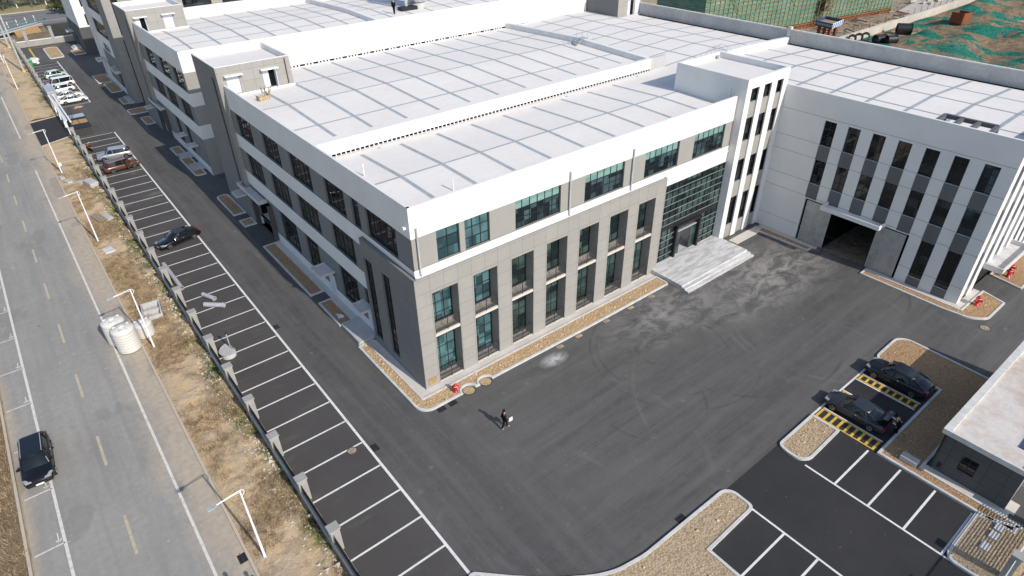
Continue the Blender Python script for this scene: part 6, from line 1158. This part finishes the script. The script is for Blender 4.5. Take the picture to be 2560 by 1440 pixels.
# footbridge with green rails over the ditch by the far wall
t = empty('pipe_bridge', (-8.5, 165, 0), 'low concrete bridge with green pipe railing beyond the far wall', 'bridge'); mb = MB(); mb.beam((-20, 155.5, .9), (-4.0, 169.5, 1.0), 2.6, .3); mb.build('deck', 'raw_concrete', t)
for dx in (0, 1.9):
    mb = MB(); mb.beam((-20 + dx, 157.5 - dx * 1.2, 1.75), (-4.2 + dx, 171 - dx * 1.2, 1.85), .26, .26); mb.build('green_rail', 'teal_rail', t)
for i in range(9): q = i / 8; mb = MB(); x = -20 + 15.8 * q; y = 157.5 + 13.5 * q; mb.box(x - .1, x + .1, y - .1, y + .1, .9, 2.6); mb.build('rail_post', 'kerb_concrete', t)
mb = MB(); mb.add([(-9.4, 158.5, -.1), (-4.2, 162.5, -.1), (-4.4, 167.8, 1.0), (-9.6, 163.6, 1.0)], [(0, 1, 2, 3)]); mb.build('abutment', 'cardboard', t)

# ------------------------------------------------------------ building site beyond the factory
S = empty('scaffolded_building', (130, 47, 0), 'building under construction wrapped in green netting and bamboo scaffolding', 'building')
a = Vector((98, 50.6, 0)); b_ = Vector((161.5, 41.7, 0)); d_ = (b_ - a).normalized(); nn = Vector((d_.y, -d_.x, 0)); Ln = (b_ - a).length; HS = 17.0
def sp_(u, z, n_=0.0): q = a + d_ * u + nn * n_; return (q.x, q.y, z)
mb = MB(); mb.quad(sp_(0, 1.2), sp_(Ln, 1.2), sp_(Ln, HS), sp_(0, HS)); mb.quad(sp_(0, 0), sp_(0, 0, -14), sp_(0, HS, -14), sp_(0, HS)); mb.quad(sp_(Ln, 0, -14), sp_(Ln, 0), sp_(Ln, HS), sp_(Ln, HS, -14)); mb.quad(sp_(0, HS), sp_(Ln, HS), sp_(Ln, HS, -14), sp_(0, HS, -14)); mb.quad(sp_(0, 0, -14), sp_(0, HS, -14), sp_(Ln, HS, -14), sp_(Ln, 0, -14)); mb.build('safety_net', 'scaffold_net', S)
mb = MB(); mb.quad(sp_(0, 0, -.4), sp_(Ln, 0, -.4), sp_(Ln, 1.3, -.4), sp_(0, 1.3, -.4)); mb.build('brick_base', 'rust', S)
mb = MB(); R_ = random.Random(9); u = 0
while u < Ln: mb.beam(sp_(u, 0, .12), sp_(u + R_.uniform(-.1, .1), HS + .4, .12), .10, .10); u += 1.35
z = 1.0
while z < HS: mb.beam(sp_(0, z, .2), sp_(Ln, z + R_.uniform(-.05, .05), .2), .07, .07); z += .85
for i in range(20): u = R_.uniform(2, Ln - 6); z = R_.choice((1, 5, 9)); mb.beam(sp_(u, z, .28), sp_(u + R_.choice((-3, 3)), z + 4, .28), .08, .08)
mb.build('bamboo_poles', 'bamboo', S)
mb = MB()
for u in (35, 37.2): 
    for n_ in (.6, 2.0): mb.beam(sp_(u, 0, n_), sp_(u, 20, n_), .16, .16)
for i in range(12):
    z = i * 1.6
    for n_ in (.6, 2.0): mb.beam(sp_(35, z, n_), sp_(37.2, z + 1.6, n_), .09, .09); mb.beam(sp_(35, z, n_), sp_(37.2, z, n_), .09, .09)
    for u in (35, 37.2): mb.beam(sp_(u, z, .6), sp_(u, z + 1.6, 2.0), .09, .09)
mb.build('hoist_mast', 'bamboo', S); mb = MB(); mb.beam(sp_(36.1, 3.5, 1.3), sp_(36.1, 6, 1.3), 1.6, 1.2); mb.build('hoist_cage', 'rail_grey', S)
t = empty('site_shelter', (122, 37, 0), 'site shelter with blue and white fascia on red-brown posts', 'shelter'); mb = MB()
c_ = [(119.4, 34.7), (125.0, 35.5), (125.6, 39.6), (120.2, 38.9)]
for x, y in [(c_[i][0] * .8 + c_[(i + 2) % 4][0] * .2, c_[i][1] * .8 + c_[(i + 2) % 4][1] * .2) for i in range(4)]: MB().box(x - .25, x + .25, y - .25, y + .25, 0, 3.2).build('post', 'rust', t)
mb = MB(); mb.prism(c_, 3.2, 3.5, 0, 0, True, True); mb.build('roof', 'old_wood', t)
for i in range(4):
    p0, p1 = Vector((*c_[i], 0)), Vector((*c_[(i + 1) % 4], 0)); mb = MB(); mb.beam(p0 + Vector((0, 0, 3.6)), p1 + Vector((0, 0, 3.6)), .12, .95); fs = mb.build('fascia', 'white_paint' if i == 0 else 'plate_blue', t)
    mb = MB(); ln = (p1 - p0).length; e = (p1 - p0).normalized(); o_ = Vector((e.y, -e.x, 0)) * .09; ns = 5 if i == 0 else 10
    for q in range(ns): s0 = p0 + e * (ln * (q + .25) / ns) + o_ + Vector((0, 0, 3.6)); s1 = p0 + e * (ln * (q + .7) / ns) + o_ + Vector((0, 0, 3.6)); mb.beam(s0, s1, .06,   .4 if i != 0 else .8)
    mb.build('fascia_panel', 'blue_sheet' if i == 0 else 'galvanised', fs)
t = empty('site_wall', (155, 33.2, 0), 'long pale concrete wall dividing the building site from the netted earth', 'wall'); mb = MB()
for p0, p1 in (((118, 32.9), (140, 33.0)), ((140, 33.0), (165, 33.2)), ((165, 33.2), (197, 34.4))): mb.beam((*p0, .85), (*p1, .85), .25, 1.9)
mb.build('panel', 'site_concrete', t); mb = MB()
for i in range(22): x = 119 + i * 3.5; mb.beam((x, 33.4, 1.8), (x, 33.4, 3.0), .07, .07)
mb.build('wire_posts', 'rail_grey', t)
for i, (p0, p1, r, lab) in enumerate((((121.6, 31.2, 1.0), (123.3, 31.9, 1.0), .75, 'left black corrugated pipe of the row at the site wall'), ((122.7, 30.4, 1.0), (124.4, 31.1, 1.0), .75, 'middle black corrugated pipe of the row at the site wall'), ((123.8, 29.6, 1.0), (125.5, 30.3, 1.0), .75, 'right black corrugated pipe of the row at the site wall'), ((122.0, 26.8, 1.2), (124.2, 26.0, 1.2), .85, 'black pipe lying close behind the roof parapet'), ((122.4, 24.8, 1.2), (124.2, 23.8, 1.2), .75, 'short black pipe beside the one behind the parapet'), ((139.2, 30.2, 1.6), (140.8, 27.8, 1.7), 1.1, 'big black pipe on the green netting'))): pipe(lab, p0, p1, r, 'black pipes on the site')
t = empty('rusty_skip', (151.6, 23.0, 1.8), 'rusty open-topped bin standing on the netted earth', 'skip'); z0 = tz(151.6, 23.0) + .3; mb = MB()
for q0, q1 in (((150.1, 21.8), (153.1, 21.4)), ((153.1, 21.4), (153.5, 24.0)), ((153.5, 24.0), (150.5, 24.4)), ((150.5, 24.4), (150.1, 21.8))): mb.beam((*q0, z0 + .9), (*q1, z0 + .9), .12, 2.0)
mb.prism([(150.1, 21.8), (153.1, 21.4), (153.5, 24.0), (150.5, 24.4)], z0 - .3, z0 + .1); mb.build('sides', 'rust', t)
R_ = random.Random(17)
for i in range(26):
    x = R_.uniform(176, 192); y = R_.uniform(37.5, 45); an = R_.uniform(-.3, .3); o = MB().box(-R_.uniform(.8, 1.6), 1.2, -.25, .25, 0, .4).build('precast_beam', 'site_concrete', None, True); o.location = (x, y, .45); o.rotation_euler = (0, 0, an); tag(o, 'pale concrete beam in the stack on the site slab', 'beam', 'concrete beams on the site slab')
for i in range(34):
    x = R_.uniform(122, 162); y = R_.uniform(35.5, 43); L_ = R_.uniform(1, 3.5); o = MB().box(-L_ / 2, L_ / 2, -.12, .12, 0, .15).build('timber', R_.choice(['old_wood', 'rust', 'wood', 'rail_grey']), None, True); o.location = (x, y, .3); o.rotation_euler = (0, 0, R_.uniform(0, 3.1)); tag(o, 'loose timber lying on the muddy site strip', 'timber', 'loose timbers on the site')
